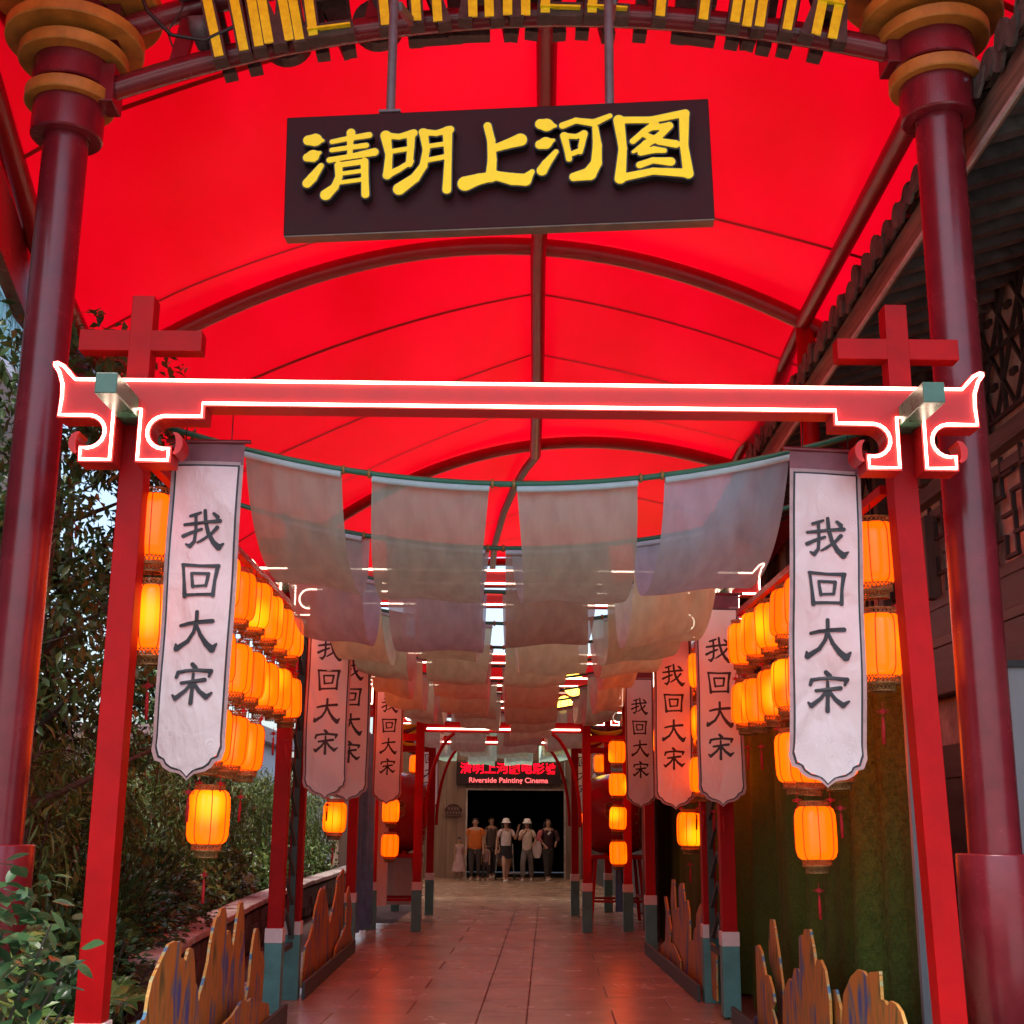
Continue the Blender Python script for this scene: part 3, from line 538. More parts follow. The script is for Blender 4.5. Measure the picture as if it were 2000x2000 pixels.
for s in (-1, 1):
    for cx, d in ((2.19, 1), (1.767, -1)):
        h = [(s*(cx+d*.03+d*.045*math.cos(a)), 3.51+.06*math.sin(a)) for a in np.linspace(R(-80), R(95), 8)]+[(s*(cx+d*.02+d*.02*math.cos(a)), 3.51+.055*math.sin(a)) for a in np.linspace(R(80), R(-70), 6)]
        b = MB(); b.prism(h, .004, .146); b.build('horn', M['plate'], beam)
    x = s*1.98
    b = MB(); b.box((x, .215, 1.99), (.128, .128, 3.38)); post = b.build('post', M['red'], fr, bevel=.004)
    b = MB(); b.box((x, .215, .29), (.150, .150, .58)); b.build('post_base', M['teal'], post, bevel=.004)
    b = MB(); b.box((x, .215, .64), (.156, .156, .12)); b.build('white_band', M['white'], post, bevel=.004)
    b = MB(); b.box((x, -.02, 3.70), (.105, .72, .105)); b.build('green_purlin', M['stick'], fr, bevel=.004)
    b = MB(); b.box((s*1.955, .09, 4.095), (.115, .115, .47)); cr_ = b.build('cross', M['red'], fr, bevel=.004)
    b = MB(); b.box((s*1.955, .085, 4.08), (.63, .10, .115)); b.build('cross_arm', M['red'], cr_, bevel=.004)
fr2 = dup(fr, (0, 11.5, .02), 'red neon gate behind the first row of hanging cloths, second from the front', group='red neon gates over the path')
fr3 = dup(fr, (0, 12.55, 0), 'red neon gate joined to the second gate by green lattice panels')
fr4 = dup(fr, (0, 17.4, 0), 'red neon gate beyond the second pair of mountain boards')
fr5 = dup(fr, (0, 20.4, 0), 'red neon gate just in front of the big red drums')
fr6 = dup(fr, (.05, 24.6, 0), 'red neon gate behind the big red drums, farthest of the wide gates')
fr.location.x = .037; fr.scale.x = 1.019
for o in fr.children:                          # the front right post leans a little outwards
    if o.name.startswith('post') and sum(v.co.x for v in o.data.vertices) > 0:
        pv = Matrix.Translation((1.98, 0, 3.6)); o.matrix_basis = pv @ Matrix.Rotation(R(-1.35), 4, 'Y') @ pv.inverted()
# narrow inner frames with curved braces
ig = thing('inner_frame', 'narrow red inner frame with curved braces, nearer of the two', 'gate', (.03, 20.35, 0), 0, 'narrow inner frames before the cinema')
for s in (-1, 1):
    b = MB(); b.box((s*1.3, 0, 1.9), (.13, .13, 2.6)); post = b.build('post', M['red'], ig, bevel=.004)
    b = MB(); b.box((s*1.3, 0, .30), (.150, .150, .60)); b.build('post_base', M['teal'], post, bevel=.004)
    b = MB(); b.box((s*1.3, 0, .66), (.156, .156, .12)); b.build('white_band', M['white'], post, bevel=.004)
    t = MB(); t.tube([(s*(1.2-.55*(1-math.cos(a))), -.02, 1.55+1.45*math.sin(a)) for a in np.linspace(.0, R(78), 14)], .028, 8); t.build('brace', M['red'], ig)
    b = MB(); b.box((s*1.65, 0, 2.9), (.58, .09, .11)); b.build('side_rail', M['red'], ig, bevel=.004)
b = MB(); b.box((0, 0, 3.06), (2.47, .1, .16)); b.build('beam', M['red'], ig, bevel=.004)
t = MB(); t.tube([(-1.2, -.06, 3.03), (1.2, -.06, 3.03)], .011, 8); t.build('neon_tube', M['neon'], ig)
dup(ig, (.05, 23.8, 0), 'narrow red inner frame with curved braces, closer to the cinema front')
# lattice panels between second and third gate
def lattice(x, lab):
    t = thing('lattice_panel', lab, 'lattice', (x, 11.8, 0), 0, 'green lattice panels between gate posts')
    for y in (.0, .82):
        b = MB(); b.box((0, y+.0, 2.05), (.05, .05, 3.0)); b.build('stile', M['dkgreen'], t)
    for z in (.5, 3.52):
        b = MB(); b.box((0, .41, z), (.05, .77, .05)); b.build('rail', M['dkgreen'], t)
    for k in range(11):
        z = .6+.27*k; dz = .2 if k % 2 else .2
        for (a, c) in (((0, .03, z), (0, .41, z+.24)), ((0, .41, z+.24), (0, .79, z))):
            b = MB(); b.bar(a, c, .03, .03); b.build('slat', M['dkgreen'], t)
lattice(-1.98, 'grey green chevron lattice between two red posts beside the garden')
lattice(1.98, 'grey green chevron lattice between two red posts beside the turf curtain')

# ------------------------------------------------------------------ banners
WO = [[(.16, .86, .03), (.3, .9, .035), (.42, .95, .025)], [(.03, .63, .03), (.25, .66, .034), (.55, .7, .03), (.93, .73, .04)], [(.3, .88, .03), (.32, .5, .03), (.3, .2, .032), (.2, .07, .04), (.1, .12, .02)], [(.02, .33, .04), (.2, .42, .034), (.46, .52, .03)],
      [(.53, 1.0, .034), (.56, .7, .036), (.64, .42, .04), (.78, .18, .046), (.92, .05, .06), (1.04, .14, .02)], [(.86, .56, .04), (.72, .4, .03), (.5, .24, .028), (.38, .17, .02)], [(.76, .92, .03), (.86, .83, .042)]]
HUI = [[(.03, .92, .03), (.08, .5, .03), (.12, .05, .045)], [(.02, .94, .036), (.5, .92, .03), (1.0, .93, .04)], [(.98, .92, .045), (.92, .5, .032), (.9, .08, .042)], [(.12, .08, .034), (.5, .1, .03), (.9, .11, .034)], [(.28, .68, .028), (.33, .32, .034)], [(.28, .7, .03), (.74, .7, .034)], [(.74, .7, .036), (.69, .36, .03)], [(.33, .33, .028), (.69, .36, .028)]]
DA = [[(.1, .66, .03), (.3, .71, .034), (.6, .75, .036), (.9, .77, .042)], [(.5, 1.0, .036), (.5, .75, .034), (.44, .5, .032), (.3, .28, .036), (.02, .09, .05), (.0, .2, .02)], [(.5, .68, .03), (.62, .42, .036), (.78, .2, .05), (.93, .07, .062), (1.04, .2, .02)]]
SO = [[(.46, 1.0, .04), (.54, .92, .045)], [(.08, .68, .03), (.12, .8, .036), (.3, .84, .032), (.6, .86, .034), (.95, .83, .04), (.9, .7, .025)], [(.22, .54, .032), (.5, .58, .034), (.8, .62, .04)], [(.5, .76, .028), (.5, .4, .034), (.49, .05, .042)], [(.47, .54, .03), (.34, .36, .034), (.1, .16, .044), (.02, .24, .02)], [(.53, .54, .03), (.68, .34, .038), (.86, .2, .05), (1.0, .3, .02)]]
W, H = .345, 1.62
def edge_profile(d=0):
    """lower end: two shoulders and an ogee point"""
    w = W/2-d
    return [(w, .0), (w+.004, .05), (w*.93, .10), (w*.76, .11), (w*.68, .135), (w*.5, .155), (w*.22, .165), (w*.08, .185), (0, .20)]
def banner_outline(d):
    e = edge_profile(d); top = -d*1.0; zb = -H+.2+d*.75
    p = [(-W/2+d, top), (W/2-d, top)]+[(x, zb-dz) for x, dz in e]; return p+[(-x, zb-dz) for x, dz in e[:-1][::-1]]
def soft(bm_, seed, amp=.022):
    r_ = random.Random(seed); a, b, c = [r_.uniform(0, 6) for _ in range(3)]
    tw_ = r_.uniform(-.22, .22); return [(x+.006*math.sin(4*z+c)*(-z/H), y+amp*math.sin(3*z+a+4*x)*(-z/H)+amp*.35*math.sin(9*z+b+13*x)+tw_*x*(-z/H), z) for x, y, z in bm_]
def dense(poly, y):
    """filled outline as rows so the cloth can billow"""
    ny = 34; z0 = max(p[1] for p in poly); z1 = min(p[1] for p in poly); m = MB(); rows = []
    def half(z):
        best = 0; n = len(poly)
        for i in range(n):
            (ax, az), (bx, bz) = poly[i], poly[(i+1) % n]
            if az != bz and min(az, bz)-1e-9 <= z <= max(az, bz)+1e-9: best = max(best, ax+(bx-ax)*(z-az)/(bz-az))
        return best
    zs = list(np.linspace(z0, z1+.21, 26))+list(np.linspace(z1+.2, z1+.001, 22))
    vs = []; nx = 8
    for z in zs:
        h = half(z)
        vs += [(h*(2*i/nx-1), y, z) for i in range(nx+1)]
    m.add(vs, [(j*(nx+1)+i, j*(nx+1)+i+1, (j+1)*(nx+1)+i+1, (j+1)*(nx+1)+i) for j in range(len(zs)-1) for i in range(nx)], True); return m
CH = [char_mesh('character', c_, s_, .003, M['ink'], 0, 100, f_) for c_, s_, f_ in ((WO, .205, 1.35), (HUI, .185, 1.4), (DA, .205, 1.4), (SO, .205, 1.35))]
BN = 0
def banner(x, y, lab, ztop=3.46, sc=1, rz=0, sway=0):
    global BN; BN += 1
    t = thing('banner', lab, 'banner', (x, y, ztop), rz, 'white banners with four brushed characters'); t.scale = (sc, sc, sc); t.rotation_euler.y = R(sway)
    for nm, mt, d0, d1, yy in (('trim', M['satinrim'], -.016, .0035, .0), ('border_line', M['ink'], .002, .0125, -.0015)):      # narrow bands round the cloth
        m = MB(); o1, o2 = banner_outline(d0), banner_outline(d1); n = len(o1); q1, q2 = [], []
        for i in range(n):
            (ax, az), (bx, bz) = o1[i], o1[(i+1) % n]; (cx, cz), (dx, dz) = o2[i], o2[(i+1) % n]; k = max(1, int(math.hypot(bx-ax, bz-az)/.06))
            for j in range(k): f = j/k; q1.append((ax+(bx-ax)*f, yy, az+(bz-az)*f)); q2.append((cx+(dx-cx)*f, yy, cz+(dz-cz)*f))
        n = len(q1); m.add(q1+q2, [(i, (i+1) % n, n+(i+1) % n, n+i) for i in range(n)], True); m.v = soft(m.v, BN); m.build(nm, mt, t, fix=False)
    m = dense(banner_outline(.012), -.0045); m.v = soft(m.v, BN); m.build('cloth', M['satin'], t, fix=False)
    for me, z in zip(CH, (-.355, -.625, -.892, -1.158)):
        o = obj('character', me.copy(), t)
        for v in o.data.vertices:
            xx, zz = v.co.x, v.co.y+z; q = soft([(xx, -.0085-max(0, v.co.z), zz)], BN)[0]; v.co = q
    m = MB(); m.grid(lambda u, v: ((u-.5)*(W+.034), .004+.004*math.sin(9*u), .0+.125*v), 10, 3); m.build('top_sleeve', M['satintop'], t, fix=False)
    m = MB(); m.tube([(-W/2-.05, 0, .125), (W/2+.05, 0, .125)], .012, 8); m.build('rod', M['maroon'], t)
    for s in (-1, 1):
        m = MB(); m.tube([(s*.12, 0, .125), (s*.12, 0, .28)], .003, 6); m.build('cord', M['black'], t)
    return t
banner(-1.605, 6.52, 'long white banner hanging from the front gate beside the garden', 3.46)
banner(1.66, 6.52, 'long white banner hanging from the front gate beside the old timber building', 3.45, 1, 0, 2.3)
banner(-1.55, 11.3, 'white banner with a rosy sheen on the garden side of the second gate', 3.47, 1.02)
banner(1.85, 11.1, 'white banner glowing orange on the turf curtain side of the second gate', 3.47, 1.04)
banner(-1.53, 12.9, 'white banner mostly hidden behind the rosy one on the garden side', 3.47, 1.02)
banner(1.71, 13.0, 'shaded white banner half hidden behind the orange lit one', 3.46, 1.04)
banner(-1.48, 16.9, 'small pink lit banner in front of the drum on the garden side', 3.46)
banner(1.76, 16.6, 'small orange banner beside the stack of four lanterns', 3.44)
banner(-1.42, 26.2, 'narrow far banner by the cinema wall plaque', 3.46)
banner(1.62, 25.6, 'far banner half hidden by the curved brace before the cinema doorway', 3.4)
banner(1.9, 26.4, 'farthest banner behind the narrow red posts on the dark side', 3.5)

# ------------------------------------------------------------------ lanterns
ln = thing('lantern', 'x', 'lantern', (0, 0, -50))
rr, hh = .135, .165
prof = [(.0, -hh), (rr*.74, -hh), (rr*.9, -hh*.9), (rr*.985, -hh*.68), (rr*1.0, -hh*.3), (rr*1.0, hh*.3), (rr*.985, hh*.68), (rr*.9, hh*.9), (rr*.74, hh), (0, hh)]
nseg = 32; m = MB(); vs = []
for r_, z in prof:
    for k in range(nseg):
        a = 2*math.pi*k/nseg; q = 1-.035*abs(math.cos(4*a))**6*(r_ > .02); vs.append((r_*q*math.cos(a), r_*q*math.sin(a), z))
m.add(vs, [(i*nseg+k, i*nseg+(k+1) % nseg, (i+1)*nseg+(k+1) % nseg, (i+1)*nseg+k) for i in range(len(prof)-1) for k in range(nseg)], True); m.build('shade', M['shade'], ln)
for k in range(8):
    a = 2*math.pi*k/8; q = .972
    m = MB(); m.tube([(r_*q*math.cos(a)+.002*math.cos(a), r_*q*math.sin(a)+.002*math.sin(a), z) for r_, z in prof[1:-1]], .0028, 5, False); m.build('rib', M['rib'], ln)
def openring(m, r_, z0, z1, n=26):
    m.lathe([(r_-.004, z0), (r_+.004, z0), (r_+.004, z0+.007), (r_-.004, z0+.007), (r_-.004, z0)], 28); m.lathe([(r_-.004, z1-.007), (r_+.004, z1-.007), (r_+.004, z1), (r_-.004, z1), (r_-.004, z1-.007)], 28)
    for k in range(n):
        a = 2*math.pi*k/n; b = a+2*math.pi/n
        for p, q in ((a, b), (b, a)): m.tube([(r_*math.cos(p), r_*math.sin(p), z0+.005), (r_*math.cos(q), r_*math.sin(q), z1-.005)], .0032, 4, False)
m = MB(); openring(m, .092, -hh-.042, -hh+.004); tag(m.build('lower_collar', M['brass'], ln))
m = MB(); openring(m, .072, -hh-.085, -hh-.044, 22); m.lathe([(0, -hh-.046), (.095, -hh-.046), (.095, -hh-.041), (0, -hh-.041)], 24); m.build('lower_tier', M['brass'], ln)
m = MB(); openring(m, .095, hh-.002, hh+.036); m.build('upper_collar', M['brass'], ln)
m = MB(); m.tube([(0, 0, hh), (0, 0, hh+.115)], .003, 5); m.build('hanging_cord', M['black'], ln)
knot = MB()
def add_knot(m, c, s):
    for k in range(4):
        a = k*math.pi/2; m.tube([(c[0]+s*(.5*math.cos(a+t)+.9*math.cos(a)*0), c[1], c[2]+s*.5*math.sin(a+t)) for t in np.linspace(0, math.pi/2, 3)], s*.18, 5)
    m.box(c, (s*.75, s*.3, s*.75), (0, R(45), 0))
    for d in (-1, 1): m.tube([(c[0]+d*s*(.9+.35*math.cos(a)), c[1], c[2]+s*.3*math.sin(a)) for a in np.linspace(0, 2*math.pi, 9)], s*.1, 4, False)
def charm(parent, x, y, z, L=.1):
    m = MB(); m.tube([(x, y, z+.05), (x, y, z-.03)], .002, 5); add_knot(m, (x, y, z), .024); m.build('knot', M['tassel'], parent)
    m = MB(); m.lathe([(0, z-.03), (.006, z-.03), (.008, z-.05), (.007, z-.07), (.011, z-.075), (.009, z-.075-L), (0, z-.075-L)], 10, (x, y, 0)); m.build('tassel', M['tassel'], parent)
LN = [ln]
end = copy_tree(ln); end.location = (0, 0, -50)                 # the lowest of a string carries a tassel and two side charms
charm(end, 0, 0, -hh-.19, .1); charm(end, .10, -.03, hh+.04, .09); charm(end, -.10, .02, hh+.04, .09)
used = {}
def lantern(x, y, z, lab, last=False, s=1.0, grp='glowing orange lanterns'):
    src = end if last else ln
    if id(src) not in used: used[id(src)] = 1; o = src; o.location = (x, y, z); o['label'] = lab; o['group'] = grp; o.rotation_euler = (0, 0, 0)
    else: o = dup(src, (x, y, z), lab, group=grp)
    o['category'] = 'lantern'; o.rotation_euler = (random.uniform(-.05, .05), random.uniform(-.05, .05), random.uniform(0, 6.28) if not last else random.uniform(-.5, .5)); o.scale = (s, s, s)
    return o
ORD = ['first', 'second', 'third', 'fourth', 'fifth', 'sixth', 'seventh', 'eighth', 'ninth', 'tenth', 'eleventh', 'twelfth', 'thirteenth', 'fourteenth']
TOP = {1: ['top'], 2: ['top', 'bottom'], 3: ['top', 'middle', 'bottom'], 4: ['top', 'upper middle', 'lower middle', 'bottom']}
def strings(x, ys, counts, z0, side, where, railz=3.42):
    for i, (y, n) in enumerate(zip(ys, counts)):
        for k in range(n):
            z = z0-.505*k+random.uniform(-.012, .012)
            lantern(x+random.uniform(-.015, .015), y+random.uniform(-.03, .03), z, f'{TOP[n][k]} orange lantern on the {ORD[i]} string {where}', k == n-1)
    o = MB(); o.box((0, 0, 0), (.05, ys[-1]-ys[0]+.5, .05)); tag(o.build('lantern_rail', M['red'], None, (x, (ys[0]+ys[-1])/2, railz), bevel=.003), f'thin red rail carrying the lantern strings {where}', 'rail', 'lantern rails')
strings(-1.9, [6.7+.555*k for k in range(9)], [2, 2, 3, 4, 3, 3, 2, 2, 2], 3.17, -1, 'behind the front banner by the garden', 3.47)
strings(2.0, [6.88+.535*k for k in range(8)], [2, 2, 3, 4, 3, 2, 2, 2], 3.09, 1, 'behind the front banner by the turf curtain', 3.39)
strings(-1.9, [13.4+.55*k for k in range(7)], [2, 2, 3, 4, 3, 2, 2], 3.17, -1, 'past the lattice on the garden side', 3.47)
strings(1.95, [11.62+.5*k for k in range(9)], [3, 3, 3, 3, 4, 3, 2, 2, 2], 3.1, 1, 'past the lattice by the turf curtain', 3.4)
for k, z in enumerate((2.68, 2.19, 1.69, 1.18)):
    lantern(1.78, 20.0, z, f'{TOP[4][k]} lantern of the vertical stack before the drum on the turf curtain side', False, .98)
    lantern(-1.68, 20.1, z+.08, f'{TOP[4][k]} lantern of the vertical stack before the drum on the garden side', False, .98)
for x, y, z, lab in ((1.92, 25, 2.72, 'upper lantern seen past the narrow red posts, turf curtain side'), (-1.62, 25, 2.68, 'upper lantern seen past the narrow red posts, garden side'), (-1.6, 25, 2.17, 'lower lantern seen past the narrow red posts, garden side'), (1.62, 26.5, 1.75, 'low lantern half hidden by a red post beside the cinema wall'), (-1.5, 26.5, 1.75, 'low lantern half hidden by a red post beside the wall plaque')):
    lantern(x, y, z, lab, False, .95)

# ------------------------------------------------------------------ poles and cloth slings overhead
PY = [6.75+1.7*k for k in range(14)]
def pole_z(x): return 3.43+.085*x*x
for k, y in enumerate(PY):
    t = MB(); t.tube([(x, 0, pole_z(x)-3.43) for x in np.linspace(-1.95, 1.95, 17)], .017, 10)
    o = t.build('cloth_pole', M['pole'], None, (0, y, 3.43)); tag(o, f'slightly sagging green pole across the path, {ORD[k]} from the front', 'pole', 'green poles carrying the cloths')
XS = [(-1.46, -.93), (-.76, -.12), (.03, .69), (.84, 1.53)]
NM = ['at the garden side', 'left of the middle', 'right of the middle', 'at the turf curtain side']
def sling(k, j, y0, y1, x0, x1, drop, m):
    w = x1-x0; xc = (x0+x1)/2; r_ = random.Random(k*10+j); tw = r_.uniform(-.05, .05); ph = r_.uniform(0, 6); skew = (-.09 if j < 2 else .09)*(1 if j in (0, 3) else .4)+r_.uniform(-.04, .04); sh = r_.uniform(-.06, .06)
    t = thing('cloth_sling', f'translucent pale cloth strip {NM[j]} in the {ORD[k]} row overhead', 'hanging cloth', (xc, y0, pole_z(xc)), 0, 'pale cloth slings over the path')
    L = y1-y0
    def F(u, v):
        x = (u-.5)*w*(1-.05*math.sin(math.pi*v)); e = v**.62 if v < .5 else v
        vv = .5-.5*math.cos(math.pi*v); y = .02+L*(.30*v+.70*(v*v*(3-2*v)))
        z = -drop*(1-abs(2*v-1)**2.2)
        z += (pole_z(xc+x)-pole_z(xc))*(1-math.sin(math.pi*v)) - .018*(1-abs(2*v-1))*0
        fold = .010*math.sin(u*22+ph)*(1-v)**2+.012*math.sin(u*9+ph*2+3*v)*math.sin(math.pi*v)
        y += fold+.02*math.sin(5*u+ph)*math.sin(math.pi*v); z += skew*(u-.5)*math.sin(math.pi*v)*.7+.012*math.sin(7*u+ph)*math.sin(math.pi*v)
        return Vector((x+tw*math.sin(math.pi*v)+sh*v*.3, y, z-.035*(1 if v < .02 else 0)*0))
    g_ = MB(); g_.grid(F, 22, 30); g_.build('cloth', m, t, fix=False)
    h = MB(); h.tube([((u-.5)*w, -.004, pole_z(xc+(u-.5)*w)-pole_z(xc)-.028) for u in np.linspace(0, 1, 7)], .018, 8); h.build('hem_rod', M['paleblue'], t)
    for u in (0, 1):
        s = MB(); s.lathe([(.021, -.008), (.026, -.008), (.026, .008), (.021, .008)], 10, (0, 0, 0), axis='x'); s.build('clip', M['brass'], t, ((u-.5)*w*1.05, 0, pole_z(xc+(u-.5)*w*1.05)-pole_z(xc)))
for k in range(13):
    for j, (a, b_) in enumerate(XS):
        q = random.Random(100+k*7+j); a2, b2 = a+q.uniform(-.05, .05), b_+q.uniform(-.05, .05)
        if k == 0: a2, b2 = a, b_
        if k: off = random.Random(k*3+1).uniform(-.13, .13); a2, b2 = a2+off*.7+.02, b2+off*.7-.02
        if j == 3 and 4 <= k <= 8: a2 = 1.12
        sling(k, j, PY[k], PY[k+1], a2, b2, (.47 if k == 0 else q.uniform(.40, .60) if k < 9 else .62)+(.02 if j in (1, 2) else .05), CUR[(0, 0, 0, 2)[j] if k == 0 else (q.choice((0, 1, 1, 2)) if k == 1 else q.choice((1, 3, 3)))])
# ------------------------------------------------------------------ painted mountain boards along the path
def peaks(seed, L, h0, h1, n):
    """a jagged skyline of rounded spires: (along, height)"""
    r_ = random.Random(seed); pts = [(0, .02)]; x = 0.0
    while x < L-.12:
        w = r_.uniform(.16, .42); h = r_.uniform(h0, h1)*(1 if r_.random() < .7 else .6); w = min(w, L-x)
        pts += [(x+w*.06, h*.34), (x+w*.16, h*.52), (x+w*.22, h*.58), (x+w*.34, h*.86), (x+w*.40, h*.97), (x+w*.46, h), (x+w*.53, h*.985), (x+w*.58, h*.9), (x+w*.63, h*.72), (x+w*.70, h*.68), (x+w*.76, h*.60), (x+w*.86, h*.42), (x+w*.97, h*.30)]
        x += w
    pts += [(L, .02)]; return [(a+(r_.uniform(-.006, .006) if 0 < i < len(pts)-1 else 0), b) for i, (a, b) in enumerate(pts)]
def board(name, x, y, skyline, lab, side, lean=0, rz=0, z=0):
    t = thing(name, lab, 'painted board', (x, y, z), rz, 'painted mountain boards along the path')
    f = lambda a, h, d: (d, a, h)
    m = MB(); m.prism(skyline, -.009, .009, f); o = m.build('panel', M['peak'], t, (0, 0, 0), (0, lean, 0))
    o.data.materials.append(M['peakedge']); n = len(skyline); np_ = len(o.data.polygons)
    for p in list(o.data.polygons)[np_-n:]: p.material_index = 1
    return t
PK = {
 'A': (-1.92, 7.13, [(0.0, 0.05), (0.0, 0.601), (0.019, 0.615), (0.098, 0.608), (0.131, 0.631), (0.155, 0.715), (0.207, 0.79), (0.316, 0.848), (0.437, 0.906), (0.532, 0.949), (0.678, 0.954), (0.729, 0.942), (0.796, 0.942), (0.836, 0.926), (0.831, 0.855), (0.805, 0.809), (0.845, 0.84), (0.905, 0.837), (0.971, 0.814), (1.034, 0.876), (1.096, 0.877), (1.153, 0.861), (1.208, 0.781), (1.264, 0.659), (1.338, 0.626), (1.428, 0.427), (1.428, 0.05)]),
 'B': (-1.95, 8.64, [(0.0, 0.05), (0.0, 0.416), (0.0, 0.492), (0.05, 0.552), (0.16, 0.645), (0.23, 0.726), (0.271, 0.832), (0.34, 0.931), (0.42, 0.997), (0.496, 0.997), (0.56, 1.044), (0.692, 1.044), (0.748, 0.99), (0.789, 0.848), (0.849, 0.878), (0.891, 0.875), (0.965, 0.812), (1.04, 0.751), (1.09, 0.823), (1.141, 0.946), (1.204, 1.031), (1.259, 1.05), (1.34, 1.034), (1.397, 0.945), (1.499, 0.652), (1.578, 0.333), (1.588, 0.247), (1.588, 0.05)]),
 'C': (-1.93, 10.18, [(0.0, 0.05), (0.0, 0.265), (0.017, 0.313), (0.106, 0.438), (0.144, 0.635), (0.206, 0.757), (0.272, 0.816), (0.358, 0.812), (0.439, 0.773), (0.519, 0.622), (0.628, 0.612), (0.728, 0.517), (0.707, 0.23), (0.707, 0.05)]),
 'Dd': (-1.84, 8.96, [(0.0, 0.05), (0.0, 0.336), (0.255, 0.346), (0.436, 0.377), (0.569, 0.401), (0.688, 0.391), (0.815, 0.364), (0.933, 0.376), (1.375, 0.297), (1.705, 0.236), (1.757, 0.182), (1.757, 0.05)]),
 'E': (-1.95, 13.22, [(0.0, 0.05), (0.0, 0.148), (0.164, 0.416), (0.407, 0.465), (0.589, 0.565), (0.754, 0.737), (1.049, 0.893), (1.218, 0.923), (1.378, 0.899), (1.472, 0.934), (1.629, 0.799), (1.796, 0.678), (1.988, 0.489), (2.219, 0.602), (2.503, 0.8), (2.593, 0.965), (2.878, 0.996), (3.093, 1.04), (3.248, 1.043), (3.348, 0.791), (3.321, 0.353), (2.717, 0.149), (2.717, 0.05)]),
 'F': (-1.91, 15.50, [(0.0, 0.05), (0.0, 0.158), (0.086, 0.215), (0.645, 0.282), (1.007, 0.356), (1.035, 0.748), (1.212, 0.828), (1.37, 0.73), (1.709, 0.484), (1.612, 0.264), (1.874, 0.124), (1.874, 0.05)]),
 'G': (2.02, 10.03, [(0.0, 0.05), (0.0, 0.182), (0.022, 0.229), (0.122, 0.291), (0.03, 0.353), (0.078, 0.436), (0.192, 0.518), (0.327, 0.51), (0.452, 0.669), (0.567, 0.708), (0.679, 0.688), (0.681, 0.484), (0.686, 0.167), (0.817, 0.142), (0.904, 0.1), (0.904, 0.05)]),
 'H': (2.12, 10.22, [(0.016, 0.05), (0.016, 0.196), (0.0, 0.441), (0.088, 0.646), (0.185, 0.816), (0.251, 0.908), (0.371, 0.903), (0.453, 0.739), (0.465, 0.588), (0.256, 0.444), (0.178, 0.173), (0.178, 0.05)]),
 'I': (2.06, 8.56, [(0.01, 0.05), (0.01, 0.397), (0.0, 0.559), (0.048, 0.661), (0.08, 0.728), (0.187, 0.783), (0.285, 0.773), (0.318, 0.73), (0.37, 0.838), (0.449, 0.952), (0.607, 0.94), (0.656, 0.892), (0.723, 0.892), (0.781, 0.872), (0.806, 0.632), (0.836, 0.658), (0.963, 0.647), (1.066, 0.554), (1.152, 0.557), (1.283, 0.486), (1.373, 0.413), (1.431, 0.187), (1.431, 0.05)]),
 'J': (2.1, 8.45, [(0.011, 0.05), (0.011, 0.403), (0.0, 0.51), (0.042, 0.568), (0.097, 0.625), (0.223, 0.61), (0.26, 0.366), (0.26, 0.05)]),
 'K': (2.05, 6.94, [(0.0, 0.05), (0.0, 0.617), (0.038, 0.649), (0.087, 0.7), (0.173, 0.728), (0.268, 0.73), (0.322, 0.7), (0.368, 0.717), (0.434, 0.717), (0.438, 0.861), (0.634, 0.835), (0.694, 0.804), (0.763, 0.825), (0.876, 0.823), (1.042, 0.765), (1.228, 0.641), (1.334, 0.421), (1.334, 0.05)]),
 'L': (1.95, 14.62, [(0.0, 0.05), (0.0, 0.184), (0.521, 0.298), (0.839, 0.294), (0.717, 0.45), (0.856, 0.595), (1.005, 0.701), (1.092, 0.788), (1.266, 0.778), (1.12, 0.61), (1.241, 0.275), (1.676, 0.185), (1.676, 0.05)]),
 'M': (2.05, 15.62, [(0.0, 0.05), (0.0, 0.371), (0.017, 0.659), (0.093, 0.982), (0.292, 0.973), (0.434, 0.718), (0.333, 0.512), (0.327, 0.344), (0.327, 0.05)]),
 'N': (1.98, 12.39, [(0.04, 0.05), (0.04, 0.148), (0.0, 0.488), (0.117, 0.53), (0.24, 0.545), (0.21, 0.721), (0.33, 0.772), (0.557, 0.743), (0.578, 0.882), (0.811, 0.868), (0.961, 0.827), (1.174, 0.727), (1.193, 0.611), (1.349, 0.577), (1.421, 0.455), (1.656, 0.442), (1.662, 0.723), (1.778, 0.836), (1.973, 0.817), (2.085, 0.997), (2.288, 0.987), (2.445, 0.932), (2.426, 0.688), (2.541, 0.712), (2.769, 0.625), (2.975, 0.513), (2.804, 0.214), (2.804, 0.05)]),
}
LB = {'A': 'ochre mountain board with a broad blunt peak, nearest on the garden side', 'B': 'tall ochre mountain board with blue streaks, second on the garden side', 'C': 'small mountain board leaning by the teal post foot, garden side', 'Dd': 'low olive mountain board in front of the teal post foot, garden side',
 'E': 'tall brown mountain board with several needles just past the lattice, garden side', 'F': 'narrow brown mountain board against the fourth gate post, garden side', 'G': 'stepped mountain board beside the red post foot, turf curtain side', 'H': 'needle shaped mountain board standing close to the turf curtain', 'I': 'tallest ochre mountain board with a blue streak, before the turf curtain',
 'J': 'slim short mountain board between the two big ones, turf curtain side', 'K': 'broad ochre mountain board nearest on the turf curtain side', 'L': 'slim mountain board against the fourth gate post, turf curtain side', 'M': 'thin needle mountain board behind the far group, turf curtain side', 'N': 'grey brown mountain board with ragged peaks just past the lattice, turf curtain side'}
for k, (x, y, sk) in PK.items(): board('mountain_board', x, y, sk, LB[k], 1)
def kick(x, y0, y1, lab):
    m = MB(); m.box((0, 0, .075), (.03, y1-y0, .15)); o = m.build('kick_board', M['dkgreen'], None, (x, (y0+y1)/2, 0), bevel=.004); tag(o, lab, 'kick board', 'low grey green boards under the mountains')
